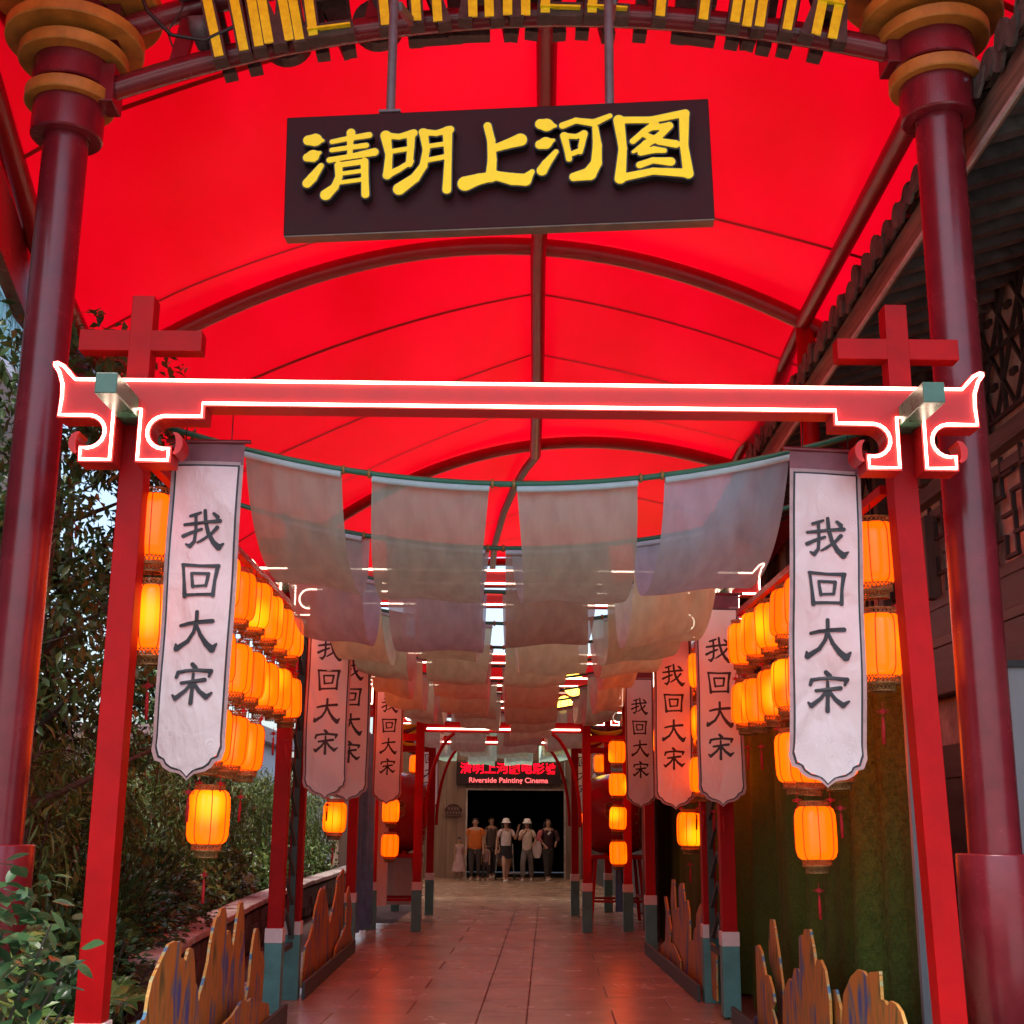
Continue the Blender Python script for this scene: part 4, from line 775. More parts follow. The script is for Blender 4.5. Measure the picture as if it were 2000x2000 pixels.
kick(-1.80, 6.7, 11.35, 'long grey green kick board under the first mountains, garden side'); kick(-1.86, 12.75, 17.2, 'long grey green kick board under the brown mountains, garden side')
kick(1.86, 12.75, 17.2, 'long grey green kick board under the far mountains, turf curtain side'); kick(1.93, 6.7, 11.35, 'long grey green kick board under the near mountains, turf curtain side')

# ------------------------------------------------------------------ turf curtain and the old timber building on the right
def tz(y): return .085*math.sin(y*5.1)+.055*math.sin(y*9.3+1)+.03*math.sin(y*17+2)
tc = thing('turf_curtain', 'dark green artificial turf curtain hanging in folds behind the lanterns', 'curtain', (2.40, 7.86, 0))
m = MB(); m.grid(lambda u, v: Vector((tz(u*13)*(1-.45*v)-.0, u*12.4, .02+2.65*v)), 260, 12); m.build('curtain', M['turf'], tc, fix=False)
m = MB(); m.box((.03, -.06, 1.36), (.06, .05, 2.72)); m.build('end_strip', M['greywall'], tc, bevel=.004)
m = MB(); m.tube([(0, -.05, 2.7), (0, 12.5, 2.7)], .025, 8); m.build('rail', M['black'], tc)
# turf pile: short blades standing off the near folds
vs, fs = [], []
for i in range(26000):
    y = rng.random()**1.5*5.2; z = rng.random(); x = tz(y/12.4*13)*(1-.45*z); zz = .02+2.65*z
    a = rng.uniform(-.6, .6); L = rng.uniform(.02, .045); w = .005
    b = Vector((x-.001, y, zz)); t = b+Vector((-L*.8, L*.5*math.sin(a), L*rng.uniform(-.5, .5))); n = len(vs)
    vs += [(b.x, b.y-w, b.z), (b.x, b.y+w, b.z), tuple(t)]; fs.append((n, n+1, n+2))
me = bpy.data.meshes.new('pile'); me.from_pydata(vs, [], fs); me.materials.append(M['turf']); tag(obj('pile', me, tc), kind='stuff')
gp = thing('grey_panel', 'tall grey metal panel standing behind the right round column', 'panel', (3.3, 7.62, 0))
m = MB(); m.box((0, 0, 1.28), (.72, .04, 2.56)); m.build('sheet', M['greywall'], gp, bevel=.004)
m = MB(); m.box((0, -.01, 2.58), (.76, .07, .04)); m.build('top_trim', M['black'], gp)
bd = thing('timber_building', 'old dark timber Chinese building with tiled eave and lattice windows', 'building', (0, 0, 0))
X = 4.1
m = MB(); m.box((X+.2, 18, 3.3), (.3, 26, 6.9)); m.build('wall', M['paper'], bd)
Y0, Y1 = 6.6, 22
def rail(z, h, d=.09, y0=5.2, y1=24):
    b = MB(); b.box((X+.05-d/2, (y0+y1)/2, z), (d, y1-y0, h)); return b.build('rail', M['wood'], bd, bevel=.008)
for z, h, d in ((6.25, .16, .12), (4.74, .16, .12), (4.52, .09, .08), (3.66, .10, .10), (3.30, .09, .10), (2.86, .12, .14), (2.2, .3, .1)): rail(z, h, d)
m = MB(); m.box((X-.01, 14.5, 3.48), (.05, 19, .26)); m.build('carved_panel', M['wood'], bd)
m = MB(); m.box((X-.01, 14.5, 3.08), (.05, 19, .34)); m.build('lower_panel', M['wood'], bd)
m = MB(); m.box((X-.01, 14.5, 1.1), (.06, 19, 1.9)); m.build('lower_wall', M['wood'], bd)
ys = [6.2+1.42*k for k in range(11)]
for y in ys:
    b = MB(); b.box((X-.06, y, 5.5), (.15, .15, 1.4)); b.build('mullion', M['woodz'], bd, bevel=.008)
    b = MB(); b.box((X-.06, y, 4.1), (.13, .13, .8)); b.build('mullion', M['woodz'], bd, bevel=.008)
bars = {}
def lat(y, z, dy, dz, w=.03):
    k = (round(dy, 2), round(dz, 2))
    if k not in bars: b = MB(); b.bar((0, -dy/2, -dz/2), (0, dy/2, dz/2), .035, w); bars[k] = b.mesh('lattice_bar', M['bars'])
    obj('lattice_bar', bars[k], bd, (X-.02+random.uniform(-.004, .004), y, z))
for i, y in enumerate(ys[:6]):
    a, b = y+.075, y+1.42-.075; w = b-a
    for fz in (4.93, 5.5, 6.08): lat((a+b)/2, fz, w, 0)
    for q in range(3):                                      # upper windows: lozenges with cross bars
        yc = a+w*(q+.5)/3; ww = w/3
        lat(a+w*(q+1)/3, 5.5, 0, 1.16) if q < 2 else None
        for zc in (5.215, 5.79):
            for sy in (-1, 1):
                for sz in (-1, 1): lat(yc+sy*ww*.25, zc+sz*.14, ww*.5, sy*sz*-.28, .024)
            lat(yc, zc, .11, .0, .05)
    n = 6                                                   # lower windows: stepped fret of short bars
    for r2 in range(5):
        z = 3.76+.17*r2
        for q in range(n):
            yy = a+w*(q+.5)/n
            if (q+r2) % 2 == 0: lat(yy, z, w/n*1.25, 0)
            if (q*2+r2) % 3: lat(yy+w/n*.5*(1 if r2 % 2 else -1), z+.085, 0, .17)
# eave: soffit, rafters, fascia board and tile courses
def ez(y): return 5.86-.04*(y-7)
m = MB(); m.grid(lambda u, v: Vector((2.84+1.5*u, 4.6+19*v, ez(4.6+19*v)-.06+.46*u)), 2, 6, False); m.build('soffit', M['soffit'], bd)
for k in range(64):
    y = 4.9+.3*k
    b = MB(); b.bar((2.84, y, ez(y)-.13), (4.2, y, ez(y)+.30), .10, .12); b.build('rafter', M['wood'], bd)
for (ya, yb) in [(4.7, 7.1), (7.11, 10.2), (10.21, 13.2), (13.21, 17), (17.01, 23.5)]:
    b = MB(); b.bar((2.80, ya, ez(ya)-.17), (2.80, yb, ez(yb)-.17), .045, .24); b.build('fascia', M['fascia'], bd, bevel=.006)
    b = MB(); b.bar((2.775, ya, ez(ya)-.3), (2.775, yb, ez(yb)-.3), .02, .03); b.build('fascia_bead', M['cap'], bd)
tile = MB(); a = np.linspace(0, math.pi, 8); ro, ri = .085, .062
for x0 in (0,):
    sl_ = .3
    out = [(ro*math.cos(t), ro*math.sin(t)) for t in a]; inn = [(ri*math.cos(t), ri*math.sin(t)) for t in a[::-1]]
    tile.prism(out+inn, 0, .55, lambda y, z, x: (x, y, z+x*sl_))
tme = tile.mesh('roof_tile', M['tile'])
pan = MB(); pan.prism([(.11*math.cos(t), .05*math.sin(t)-.0) for t in np.linspace(math.pi, 2*math.pi, 7)]+[(.09*math.cos(t), .035*math.sin(t)+.008) for t in np.linspace(2*math.pi, math.pi, 7)], 0, .5, lambda y, z, x: (x, y, z+x*sl_)); pme = pan.mesh('pan_tile', M['tile'])
endm = MB(); endm.prism([(.092*math.cos(t), .05+.092*math.sin(t)) for t in np.linspace(0, 2*math.pi, 15)[:-1]], -.025, 0, lambda y, z, x: (x, y, z-.03)); eme = endm.mesh('tile_end', M['tile'])
drip = MB(); drip.prism([(-.11, .03), (.11, .03), (.09, -.05), (.03, -.1), (0, -.115), (-.03, -.1), (-.09, -.05)], -.02, 0, lambda y, z, x: (x-.02, y, z+.01)); dme = drip.mesh('drip_tile', M['tile'])
for k in range(72):
    y = 4.8+.25*k; z = ez(y)
    j = lambda s: random.uniform(-s, s)
    for c in range(3):
        o = obj('roof_tile', tme, bd, (2.74+c*.46+j(.03), y+j(.012), z+.045+c*.138+j(.012)), (j(.05), j(.05), j(.05)))
    for c in range(2): obj('pan_tile', pme, bd, (2.76+c*.46+j(.01), y+.125+j(.01), z+.02+c*.138+j(.008)), (j(.04), 0, j(.04)))
    obj('tile_end', eme, bd, (2.735+j(.015), y+j(.012), z+.02+j(.014)), (j(.08), j(.1), j(.06)))
    obj('drip_tile', dme, bd, (2.755+j(.015), y+.125, z+.0+j(.01)), (j(.08), j(.12), 0))
m = MB(); m.grid(lambda u, v: Vector((2.9+2.4*u, 4.6+19*v, ez(4.6+19*v)+.03+.72*u)), 2, 4, False); m.build('roof_deck', M['tile'], bd)
# dark lower side beyond the curtain
m = MB(); m.box((2.75, 30, 2.4), (.2, 20, 4.8)); tag(m.build('side_wall', M['wood']), 'dark boarded side wall closing the passage beyond the drums', 'wall')

# ------------------------------------------------------------------ cinema front at the end
ci = thing('cinema_building', 'timber clad cinema front with dark doorway at the end of the path', 'building', (0, 38.5, 0))
DX0, DX1, DZ = -.95, 1.93, 2.5
nb = 0
def boards(x0, x1, z0, z1):
    x = x0
    while x < x1-.02:
        w = min(.31, x1-x); b = MB(); b.box((x+w/2, .03+random.uniform(-.004, .004), (z0+z1)/2), (w-.008, .05, z1-z0)); b.build('wall_board', M['cine'], ci); x += w
boards(-3.4, DX0, 0, 3.35); boards(DX1, 2.42, 0, 3.35); boards(DX0, DX1, DZ, 3.35); boards(-3.4, 2.42, 3.36, 4.3)
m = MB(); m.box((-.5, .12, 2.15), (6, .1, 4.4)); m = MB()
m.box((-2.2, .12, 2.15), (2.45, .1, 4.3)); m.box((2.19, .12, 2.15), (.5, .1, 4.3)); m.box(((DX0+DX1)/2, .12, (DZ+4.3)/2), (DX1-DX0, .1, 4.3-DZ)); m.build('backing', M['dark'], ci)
m = MB(); m.box((DX0, .02, DZ/2), (.05, .1, DZ)); m.build('door_jamb', M['cap'], ci); m = MB(); m.box((DX1, .02, DZ/2), (.05, .1, DZ)); m.build('door_jamb', M['cap'], ci)
m = MB(); m.box(((DX0+DX1)/2, .02, DZ+.02), (DX1-DX0+.09, .1, .05)); m.build('lintel', M['cap'], ci)
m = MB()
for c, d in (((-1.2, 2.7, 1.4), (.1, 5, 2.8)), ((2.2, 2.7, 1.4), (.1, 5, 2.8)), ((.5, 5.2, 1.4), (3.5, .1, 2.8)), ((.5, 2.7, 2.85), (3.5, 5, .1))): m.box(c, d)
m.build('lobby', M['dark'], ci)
m = MB(); m.box((-.4, 3, 4.36), (6.6, 6.2, .12)); m.build('roof', M['soffit'], ci)
m = MB(); m.box((2.75, .5, 1.7), (.6, .6, 3.4)); m.build('dark_gap_block', M['dark'], ci)  # near-black block: darkness of the gap beside the wall put in its colour
ls = thing('cinema_sign', 'dark box with glowing red characters and English words above the doorway', 'sign', (.265, 38.4, 2.98), 0)
m = MB(); m.box((0, 0, 0), (3.05, .12, .66)); m.build('sign_box', M['ledbox'], ls, bevel=.01)
m = MB(); m.box((1.62, 0, -.2), (.2, .1, .08)); m.build('end_cap', M['black'], ls)
obj('red_characters', text_mesh('red_characters', '清明上河图电影馆', .335, .012, M['led'], .004), ls, (0, -.072, .12), (R(90), 0, 0)).scale = (1.06, 1, 1)
obj('english_words', text_mesh('english_words', 'Riverside Painting Cinema', .205, .012, M['led2'], .0025), ls, (0, -.072, -.205), (R(90), 0, 0)).scale = (1.08, 1, 1)
pq = thing('wall_plaque', 'small brown scalloped plaque with pale rim on the cinema wall', 'plaque', (-1.33, 38.42, 1.93))
ol = [(.25, -.18), (.25, -.1), (.29, -.05), (.29, .03), (.24, .07), (.2, .1), (.17, .15), (.08, .185), (0, .195)]; ol = ol+[(-x, z) for x, z in ol[:-1][::-1]]
m = MB(); m.prism(ol, -.02, .02); m.build('rim', M['plaqrim'], pq); m = MB(); m.prism([(x*.9, z*.88) for x, z in ol], -.03, .0); m.build('plate', M['plaque'], pq)
for z, n in ((.03, 4), (-.09, 5)):
    for k in range(n):
        m = MB(); q = (k-(n-1)/2)*.085
        for dz in (-.03, .0, .03): m.box((q, -.034, z+dz), (.06, .008, .01))
        m.box((q, -.034, z), (.012, .007, .075)); m.build('plaque_character', M['plaqrim'], pq)

# added awning and side wall, cutting and warming the daylight at the cinema front
po_ = thing('shade_porch', 'added cloth awning with side wall, dimming and warming daylight at the cinema front', 'shade_porch', (0, 27.6, 0))
m = MB(); m.grid(lambda u, v: Vector((-4.6+8.4*u, 11.3*v, 4.72+.05*math.sin(v*30))), 6, 40); m.build('awning_cloth', cloth('awning', (.70, .44, .27), .03, .5), po_, fix=False)  # added awning, tinted and thinned to let dim warm light through
m = MB(); m.box((-4.4, 9.6, 2.3), (.2, 3.4, 4.6)); m.build('side_wall', M['cine'], po_)
m = MB(); m.box((-.4, .05, 4.78), (8.6, .12, .5)); m.build('fascia', M['red'], po_)
for k in range(4): m = MB(); m.box((-.2, 1.2+2.6*k, 4.55), (7.6, .16, .2)); m.build('roof_beam', M['red'], po_)
# ------------------------------------------------------------------ drums on stands, hanging cloths, swags
def drum(x, y, lab, s):
    t = thing('barrel_drum', lab, 'drum', (x, y, 1.76), R(12)*s, 'big red barrel drums')
    r1 = lambda q: .56+.12*(1-(q*2-1)**2)
    m = MB(); m.lathe([(r1(q), (q-.5)*.95) for q in np.linspace(0, 1, 13)], 40, axis='x'); m.build('barrel', M['drum'], t)
    for e in (-1, 1):
        m = MB(); m.lathe([(0, e*.478), (.5, e*.48), (.563, e*.476), (.57, e*.44)], 40, axis='x'); m.build('drum_head', M['hide'], t)
        for k in range(26):
            a = 2*math.pi*k/26; b = MB(); b.box((e*.43, .58*math.cos(a), .58*math.sin(a)), (.03, .03, .03), (a, 0, 0)); b.build('stud', M['brass'], t)
    for a in (R(-90), R(0), R(180)):
        c = Vector((0, .685*math.cos(a+R(0)), .685*math.sin(a)+.0)); b = MB()
        if abs(math.sin(a)) > .9: c = Vector((0, -.68, .12)); b.tube([(c.x+.07*math.cos(q), c.y-.02, c.z+.07*math.sin(q)) for q in np.linspace(0, 2*math.pi, 17)[:-1]], .012, 6, closed=True); b.lathe([(0, 0), (.045, 0), (.03, .03), (0, .035)], 12, (c.x, c.y, c.z))
        else: b.tube([(c.x+.07*math.cos(q), c.y, c.z+.07*math.sin(q)) for q in np.linspace(0, 2*math.pi, 17)[:-1]], .012, 6, closed=True)
        b.build('ring_handle', M['brass'], t)
    return t
def stand(x, y, lab):
    t = thing('drum_stand', lab, 'stand', (x, y, 0), 0, 'red trestle stands under the drums')
    m = MB(); m.box((0, 0, 1.06), (.95, .9, .06)); m.build('top', M['red'], t, bevel=.004)
    for sx in (-1, 1):
        for sy in (-1, 1):
            b = MB(); b.bar((sx*.36, sy*.36, 1.04), (sx*.45, sy*.5, 0), .055, .055); b.build('leg', M['red'], t)
        b = MB(); b.bar((sx*.41, -.44, .42), (sx*.41, .44, .42), .04, .04); b.build('stretcher', M['red'], t)
    for sy in (-1, 1): b = MB(); b.bar((-.41, sy*.44, .36), (.41, sy*.44, .36), .04, .04); b.build('stretcher', M['red'], t)
    for sx in (-.2, .2): b = MB(); b.box((sx, 0, 1.11), (.07, .8, .05)); b.build('cradle', M['red'], t)
drum(-1.8, 22.4, 'glossy red barrel drum on the garden side of the path', 1); stand(-1.8, 22.4, 'red trestle stand carrying the drum on the garden side')
drum(1.95, 22.4, 'glossy red barrel drum on the dark side by the stacked lanterns', -1); stand(1.95, 22.4, 'red trestle stand carrying the drum by the stacked lanterns')
def drape(name, x, y, w, z0, z1, m, lab, cat='cloth', n=5, amp=.05, rz=0):
    o = MB(); ph = random.uniform(0, 6); o.grid(lambda u, v: Vector(((u-.5)*w*(1-.1*v), amp*math.sin(u*n*2*math.pi+ph)*(.5+.5*v), -(z1-z0)*v)), 40, 8)
    q = o.build(name, m, None, (x, y, z1), (0, 0, rz), fix=False); tag(q, lab, cat); return q
drape('blue_cloth', -2.0, 19.1, 1.5, .1, 2.9, M['blue'], 'blue cloth hanging between two red posts, garden side', rz=R(84), n=3)
drape('white_cloth', -1.7, 22.98, .75, .22, 1.0, M['white'], 'white cloth hung from the drum stand, garden side', n=2, amp=.02)
drape('white_cloth', -1.95, 21.3, .5, .3, 3.1, M['bwhite'], 'narrow white cloth hanging behind the pink lit banner', rz=R(60), n=2)
drape('painted_cloth', 2.1, 18.6, 2.2, .1, 2.9, M['clothdark'], 'dark mottled cloth hanging in folds past the turf curtain', rz=R(88), n=5)
drape('blue_cloth', 1.95, 21.3, .5, .25, 1.1, M['blue'], 'short blue cloth beside the drum stand, dark side', rz=R(70), n=2)
for i, (x, y, z, w, m) in enumerate(((-1.62, 20.6, 3.12, .75, 'gold'), (1.68, 20.6, 3.12, .75, 'maroon'), (-1.6, 24.0, 3.1, .7, 'maroon'), (1.6, 24.0, 3.1, .7, 'gold'))):
    t = thing('swag', ['gold pleated swag under the red rail, garden side', 'red pleated swag under the red rail, by the stacked lanterns', 'far red pleated swag, garden side', 'far gold pleated swag, dark side'][i], 'bunting', (x, y, z), 0, 'pleated fabric swags')
    for k in range(3):
        o = MB(); o.grid(lambda u, v: Vector(((u-.5)*w, -.03*math.sin(v*6)-.012*k, -(.07*k+.09*v)*1.2*math.sin(math.pi*u)-.004*k)), 20, 3); o.build('fold', M['gold' if (m == 'gold') != (k == 1) else 'maroon'], t, fix=False)
# golden lamp cluster near the cinema
gl = thing('golden_lamp', 'cluster of glowing golden lamps hanging behind the cloths', 'lamp', (1.36, 24.2, 2.95))
for k, (dx, dz, r2) in enumerate(((0, 1.2, .2), (.2, .82, .17), (-.18, .8, .15), (.02, .5, .18), (.28, .38, .13), (-.2, .4, .12))):
    m = MB(); m.lathe([(r2*math.sin(a), -r2*1.15*math.cos(a)) for a in np.linspace(0, math.pi, 10)], 16); o = m.build('globe', M['lamp'], gl, (dx, .1*math.sin(k*2), dz))
    for q in range(6):
        a = math.pi*q/3; b = MB(); b.tube([(1.01*r2*math.sin(t)*math.cos(a), 1.01*r2*math.sin(t)*math.sin(a), -1.16*r2*math.cos(t)) for t in np.linspace(.1, 3.04, 8)], .006, 4, False); b.build('wire', M['brass'], o)
m = MB(); m.tube([(0, 0, .4), (0, 0, 2.9)], .012, 6); m.build('stem', M['brass'], gl)
# ------------------------------------------------------------------ garden on the left
def leafcloud(name, m, parent, pts, size, kind=None, shape=(.42, .5), droop=.3, seed=1, fold=.25, elong=1.0):
    """many small folded leaves (four triangles each) at the given points"""
    r_ = np.random.default_rng(seed); n = len(pts); P = np.asarray(pts, float)
    d = r_.normal(size=(n, 3)); d[:, 2] -= droop*1.5; d /= np.linalg.norm(d, axis=1)[:, None]
    up_ = np.tile(np.array([0, 0, 1.]), (n, 1))+r_.normal(size=(n, 3))*.5; s = np.cross(d, up_); s /= np.linalg.norm(s, axis=1)[:, None]+1e-9; u = np.cross(s, d)
    L = size*r_.uniform(.6, 1.3, n)[:, None]*elong; w = size*shape[0]*r_.uniform(.8, 1.2, n)[:, None]
    a = P; b1 = P+d*L*shape[1]+s*w*.5+u*w*fold; b2 = P+d*L*shape[1]-s*w*.5+u*w*fold; c = P+d*L*.55; t = P+d*L-u*L*.12
    V = np.stack([a, b1, t, b2, c], 1).reshape(-1, 3); base = np.arange(n)*5
    F = np.stack([np.stack([base, base+1, base+4], 1), np.stack([base+1, base+2, base+4], 1), np.stack([base, base+4, base+3], 1), np.stack([base+4, base+2, base+3], 1)], 1).reshape(-1, 3)
    me = bpy.data.meshes.new(name); me.vertices.add(len(V)); me.vertices.foreach_set('co', V.ravel()); me.loops.add(F.size); me.loops.foreach_set('vertex_index', F.ravel().astype(np.int32))
    me.polygons.add(len(F)); me.polygons.foreach_set('loop_start', np.arange(0, F.size, 3, dtype=np.int32)); me.update(calc_edges=True); me.materials.append(m)
    o = obj(name, me, parent)
    if kind: o['kind'] = kind
    return o
def blobs(centers, n, rad, seed, squash=.8):
    r_ = np.random.default_rng(seed); c = np.asarray(centers); i = r_.integers(0, len(c), n); v = r_.normal(size=(n, 3)); v /= np.linalg.norm(v, axis=1)[:, None]
    q = v*(r_.random(n)[:, None]**.45)*rad; q[:, 2] *= squash; return c[i]+q
def tree(x, y, h, lab, seed, spread, nl, zlow, size=.10, m='leafA', nb=16, ymin=None):
    r_ = random.Random(seed); t = thing('garden_tree', lab, 'tree', (x, y, 0), 0, 'leafy trees in the garden'); tips = []
    tr = MB(); pts = [(0, 0, 0), (.05, .03, h*.25), (-.04, .08, h*.5), (.06, .0, h*.75), (0, .05, h)]; tr.tube(pts, [.10, .085, .065, .045, .02], 9); tr.build('trunk', M['bark'], t)
    br = []
    for k in range(nb):
        z = h*r_.uniform(.28, .95); a = r_.uniform(0, 6.28); L = spread*r_.uniform(.5, 1.05)*(1.15-z/h*.5)
        p0 = Vector((0, .04, z)); p1 = p0+Vector((math.cos(a)*L*.5, math.sin(a)*L*.5, L*.25)); p2 = p0+Vector((math.cos(a)*L, math.sin(a)*L, L*.28+r_.uniform(-.3, .3)))
        b = MB(); b.tube([p0, p1, p2], [.035, .02, .006], 6); b.build('limb', M['bark'], t)
        for q in range(5):
            s = p0.lerp(p2, r_.uniform(.4, 1)); e = s+Vector((r_.uniform(-.5, .5), r_.uniform(-.5, .5), r_.uniform(-.4, .4))); tips.append(tuple(e)); br.append((s, e))
        tips.append(tuple(p2))
    b = MB()
    for s, e in br: b.tube([s, (s+e)/2+Vector((0, 0, .05)), e], [.008, .005, .002], 4, False)
    tag(b.build('twigs', M['bark'], t), kind='stuff')
    tips = [p for p in tips if p[2] > zlow]
    P = blobs(tips, nl, .36, seed); leafcloud('crown', M[m], t, P, size, 'stuff', (.42, .5), .35, seed)
    return t
tree(-3.55, 9.6, 5.2, 'dark leafy tree between the front gate post and the round column', 2, 1.35, 5200, 2.3, .125)
tree(-4.3, 12.2, 5.4, 'dark leafy tree behind the lantern strings, garden side', 5, 1.6, 7000, 2.2, .125)
tree(-5.4, 8.6, 6.0, 'dark leafy tree to the left of the round column', 8, 1.7, 9000, 2.0, .125)
tree(-6.4, 14.5, 6.2, 'tall thin crowned tree before the white apartment house', 12, 1.9, 6000, 2.0, .13)
tree(-6.2, 4.9, 8.6, 'tall tree whose crown overhangs the left edge of the red roof', 14, 2.3, 9000, 3.6, .15, nb=22)
tree(-4.6, 17.5, 4.2, 'smaller dark tree behind the rosy banner, garden side', 17, 1.3, 6000, 1.4, .12)
def bamboo(x, y, lab, seed):
    r_ = random.Random(seed); t = thing('bamboo_clump', lab, 'bamboo', (x, y, .3), 0, 'bamboo hedge behind the lanterns'); tips = []
    for k in range(9):
        a, b_ = r_.uniform(-.5, .5), r_.uniform(-.7, .7); h = r_.uniform(1.6, 2.25); q = (a+r_.uniform(-.25, .25), b_+r_.uniform(-.25, .25), h)
        c = MB(); c.tube([(a, b_, 0), ((a+q[0])/2, (b_+q[1])/2, h*.55), q], [.011, .009, .003], 6); c.build('culm', M['bark'], t)
        for z in np.linspace(.12, 1, 10): tips.append((a+(q[0]-a)*z+r_.uniform(-.2, .2), b_+(q[1]-b_)*z+r_.uniform(-.2, .2), h*z))
    leafcloud('foliage', M['leafB'], t, blobs(tips, 4200, .22, seed, 1), .15, 'stuff', (.17, .4), .55, seed); return t
for k, (x, y) in enumerate(((-4.0, 9.2), (-3.95, 10.7), (-4.1, 12.2), (-4.2, 13.7), (-4.25, 15.3), (-4.35, 17.0), (-4.4, 18.8), (-4.4, 20.6), (-4.4, 22.4), (-4.9, 7.6), (-4.1, 24.2), (-4.2, 26.2), (-4.3, 28.3), (-4.9, 25.2))):
    bamboo(x, y, f'drooping dark bamboo clump, {ORD[k]} along the hedge behind the low stone wall' if k < 9 else ['drooping dark bamboo clump left of the round column, behind the camellia', 'bamboo clump past the fourth gate, garden side', 'bamboo clump beside the drum, garden side', 'farthest bamboo clump before the cinema', 'bamboo clump set back behind the drum, garden side'][k-9], 40+k)
# dense undergrowth between bamboo and wall
P = np.stack([rng.uniform(-5.2, -3.0, 21000), rng.uniform(7.6, 30, 21000), rng.random(21000)**1.3*.75+.25], 1); P[:, 2] += np.clip((-3.2-P[:, 0])*.35, 0, .9)
P = P[(P[:, 0] < -3.15-.05*(P[:, 1]-11).clip(0, 9)) | (P[:, 1] < 11)]
leafcloud('ground_cover', M['leafC'], None, P, .12, 'stuff', (.5, .5), .1, 3)
tag(bpy.data.objects['ground_cover'], 'dense low leafy ground cover in the garden bed', 'ground cover')
m = MB(); m.grid(lambda u, v: Vector((-2.85-6.5*u-.2*min(1, max(0, (30*v-2)/5))*(1-u)-.05*max(0, min(9, 3+30*v-11))*(1-u), 3+30*v, -.03+(.31+.12*math.sin(9*u+7*v))*min(1, max(0, (30*v-.3)/4.5))*(.25+.75*min(1, u*5+max(0, (30*v-6)/3))))), 24, 40); tag(m.build('garden_soil', M['soil']), kind='structure')
# palmate fatsia shrubs
def palm_leaf(s):
    m = MB(); n = 7
    for k in range(n):
        a = R(-105+210*k/(n-1)); L = s*(1-.3*abs(k-(n-1)/2)/((n-1)/2)); d = Vector((math.sin(a), math.cos(a), 0)); q = Vector((d.y, -d.x, 0))
        m.add([Vector((0, 0, 0)), d*L*.6+q*L*.17+Vector((0, 0, .03*s)), d*L+Vector((0, 0, -.14*s)), d*L*.6-q*L*.17+Vector((0, 0, .03*s)), d*L*.55-Vector((0, 0, .02*s))], [(0, 1, 4), (1, 2, 4), (0, 4, 3), (4, 2, 3)])
    return m.mesh('leaf', M['leafC'], False)
PL = [palm_leaf(s) for s in (.15, .18, .21)]
def fatsia(x, y, z, n, sp, h, lab, seed):
    r_ = random.Random(seed); t = thing('fatsia_shrub', lab, 'shrub', (x, y, z), 0, 'palmate leaved shrubs in the garden')
    for k in range(n):
        a = r_.uniform(0, 6.28); q = r_.random()**.6*sp; zz = h*(r_.uniform(.35, 1))*(1-.4*q/sp); px, py = q*math.cos(a), q*math.sin(a)
        o = obj('leaf', r_.choice(PL), t, (px, py, zz), (r_.uniform(-.5, .5)-.3*math.sin(a), r_.uniform(-.5, .5)+.35*math.cos(a), a-math.pi/2+r_.uniform(-.5, .5)))
        s = MB(); s.tube([(px*.3, py*.3, 0), (px*.7, py*.7, zz*.7), (px, py, zz)], .005, 4, False); s.build('stalk', M['bark'], t)
for k, (x, y, z, n, sp, h, lab) in enumerate(((-2.72, 6.9, .1, 44, .55, 1.1, 'large palmate leaved shrub at the foot of the front gate post'), (-2.6, 8.3, .0, 40, .5, .95, 'palmate leaved shrub beside the first mountain boards'), (-2.85, 9.6, .05, 36, .55, .9, 'palmate leaved shrub at the near end of the stone wall'),
      (-3.3, 11.3, .45, 24, .5, .6, 'palmate leaved shrub on the bed, below the lowest lantern'), (-3.5, 12.8, .5, 24, .5, .6, 'dark palmate leaved shrub just behind the wall coping'), (-3.7, 14.6, .5, 24, .5, .62, 'light palmate leaved shrub seen between two red posts'), (-3.8, 16.4, .5, 24, .55, .62, 'palmate leaved shrub under the tasselled lantern past the lattice'), (-3.9, 18.4, .5, 20, .5, .6, 'farthest palmate leaved shrub behind the stone wall'), (-2.42, 5.75, .2, 34, .42, 1.0, 'yellowing palmate leaved shrub in the near bed below the camellia'))):
    fatsia(x, y, z, n, sp, h, lab, 60+k)
# near camellia with big glossy leaves
def oval(s, w):
    m = MB(); rows = [(0, .02), (.2, .55), (.42, .98), (.65, .9), (.85, .5), (1, .02)]; vs = []
    for q, ww in rows: vs += [(-w*s*.5*ww, q*s, .035*s*ww-.12*s*q*q), (0, q*s, -.12*s*q*q), (w*s*.5*ww, q*s, .035*s*ww-.12*s*q*q)]
    m.add(vs, [(3*i+j, 3*i+j+1, 3*i+j+4, 3*i+j+3) for i in range(5) for j in range(2)], True); return m.mesh('leaf', M['leafD'], False)
OV = [oval(s, .55) for s in (.075, .095, .11)]
def camellia(x, y, z, n, lab, seed, rad, hz):
    r_ = random.Random(seed); t = thing('camellia_shrub', lab, 'shrub', (x, y, 0)); c = Vector((0, 0, z))
    for k in range(11):
        a = r_.uniform(0, 6.28); e = c+Vector((math.cos(a)*rad*.9, math.sin(a)*rad*.9, r_.uniform(-.6, .9)*hz)); b = MB(); b.tube([(0, 0, .0), (e.x*.4, e.y*.4, e.z*.6), e], [.013, .008, .003], 6); b.build('stem', M['bark'], t)
    for k in range(n):
        v = Vector((r_.gauss(0, 1), r_.gauss(0, 1), r_.gauss(0, 1))).normalized()*(r_.random()**.4); p = c+Vector((v.x*rad, v.y*rad, v.z*hz))
        obj('leaf', r_.choice(OV), t, p, (r_.uniform(-.9, .5), r_.uniform(-.6, .6), r_.uniform(0, 6.28)))
camellia(-2.02, 5.0, 1.1, 560, 'glossy dark camellia bush in the near left foreground', 5, .42, .46)
camellia(-2.15, 4.9, .35, 90, 'low glossy creeper with small pale leaves under the camellia', 6, .4, .3)
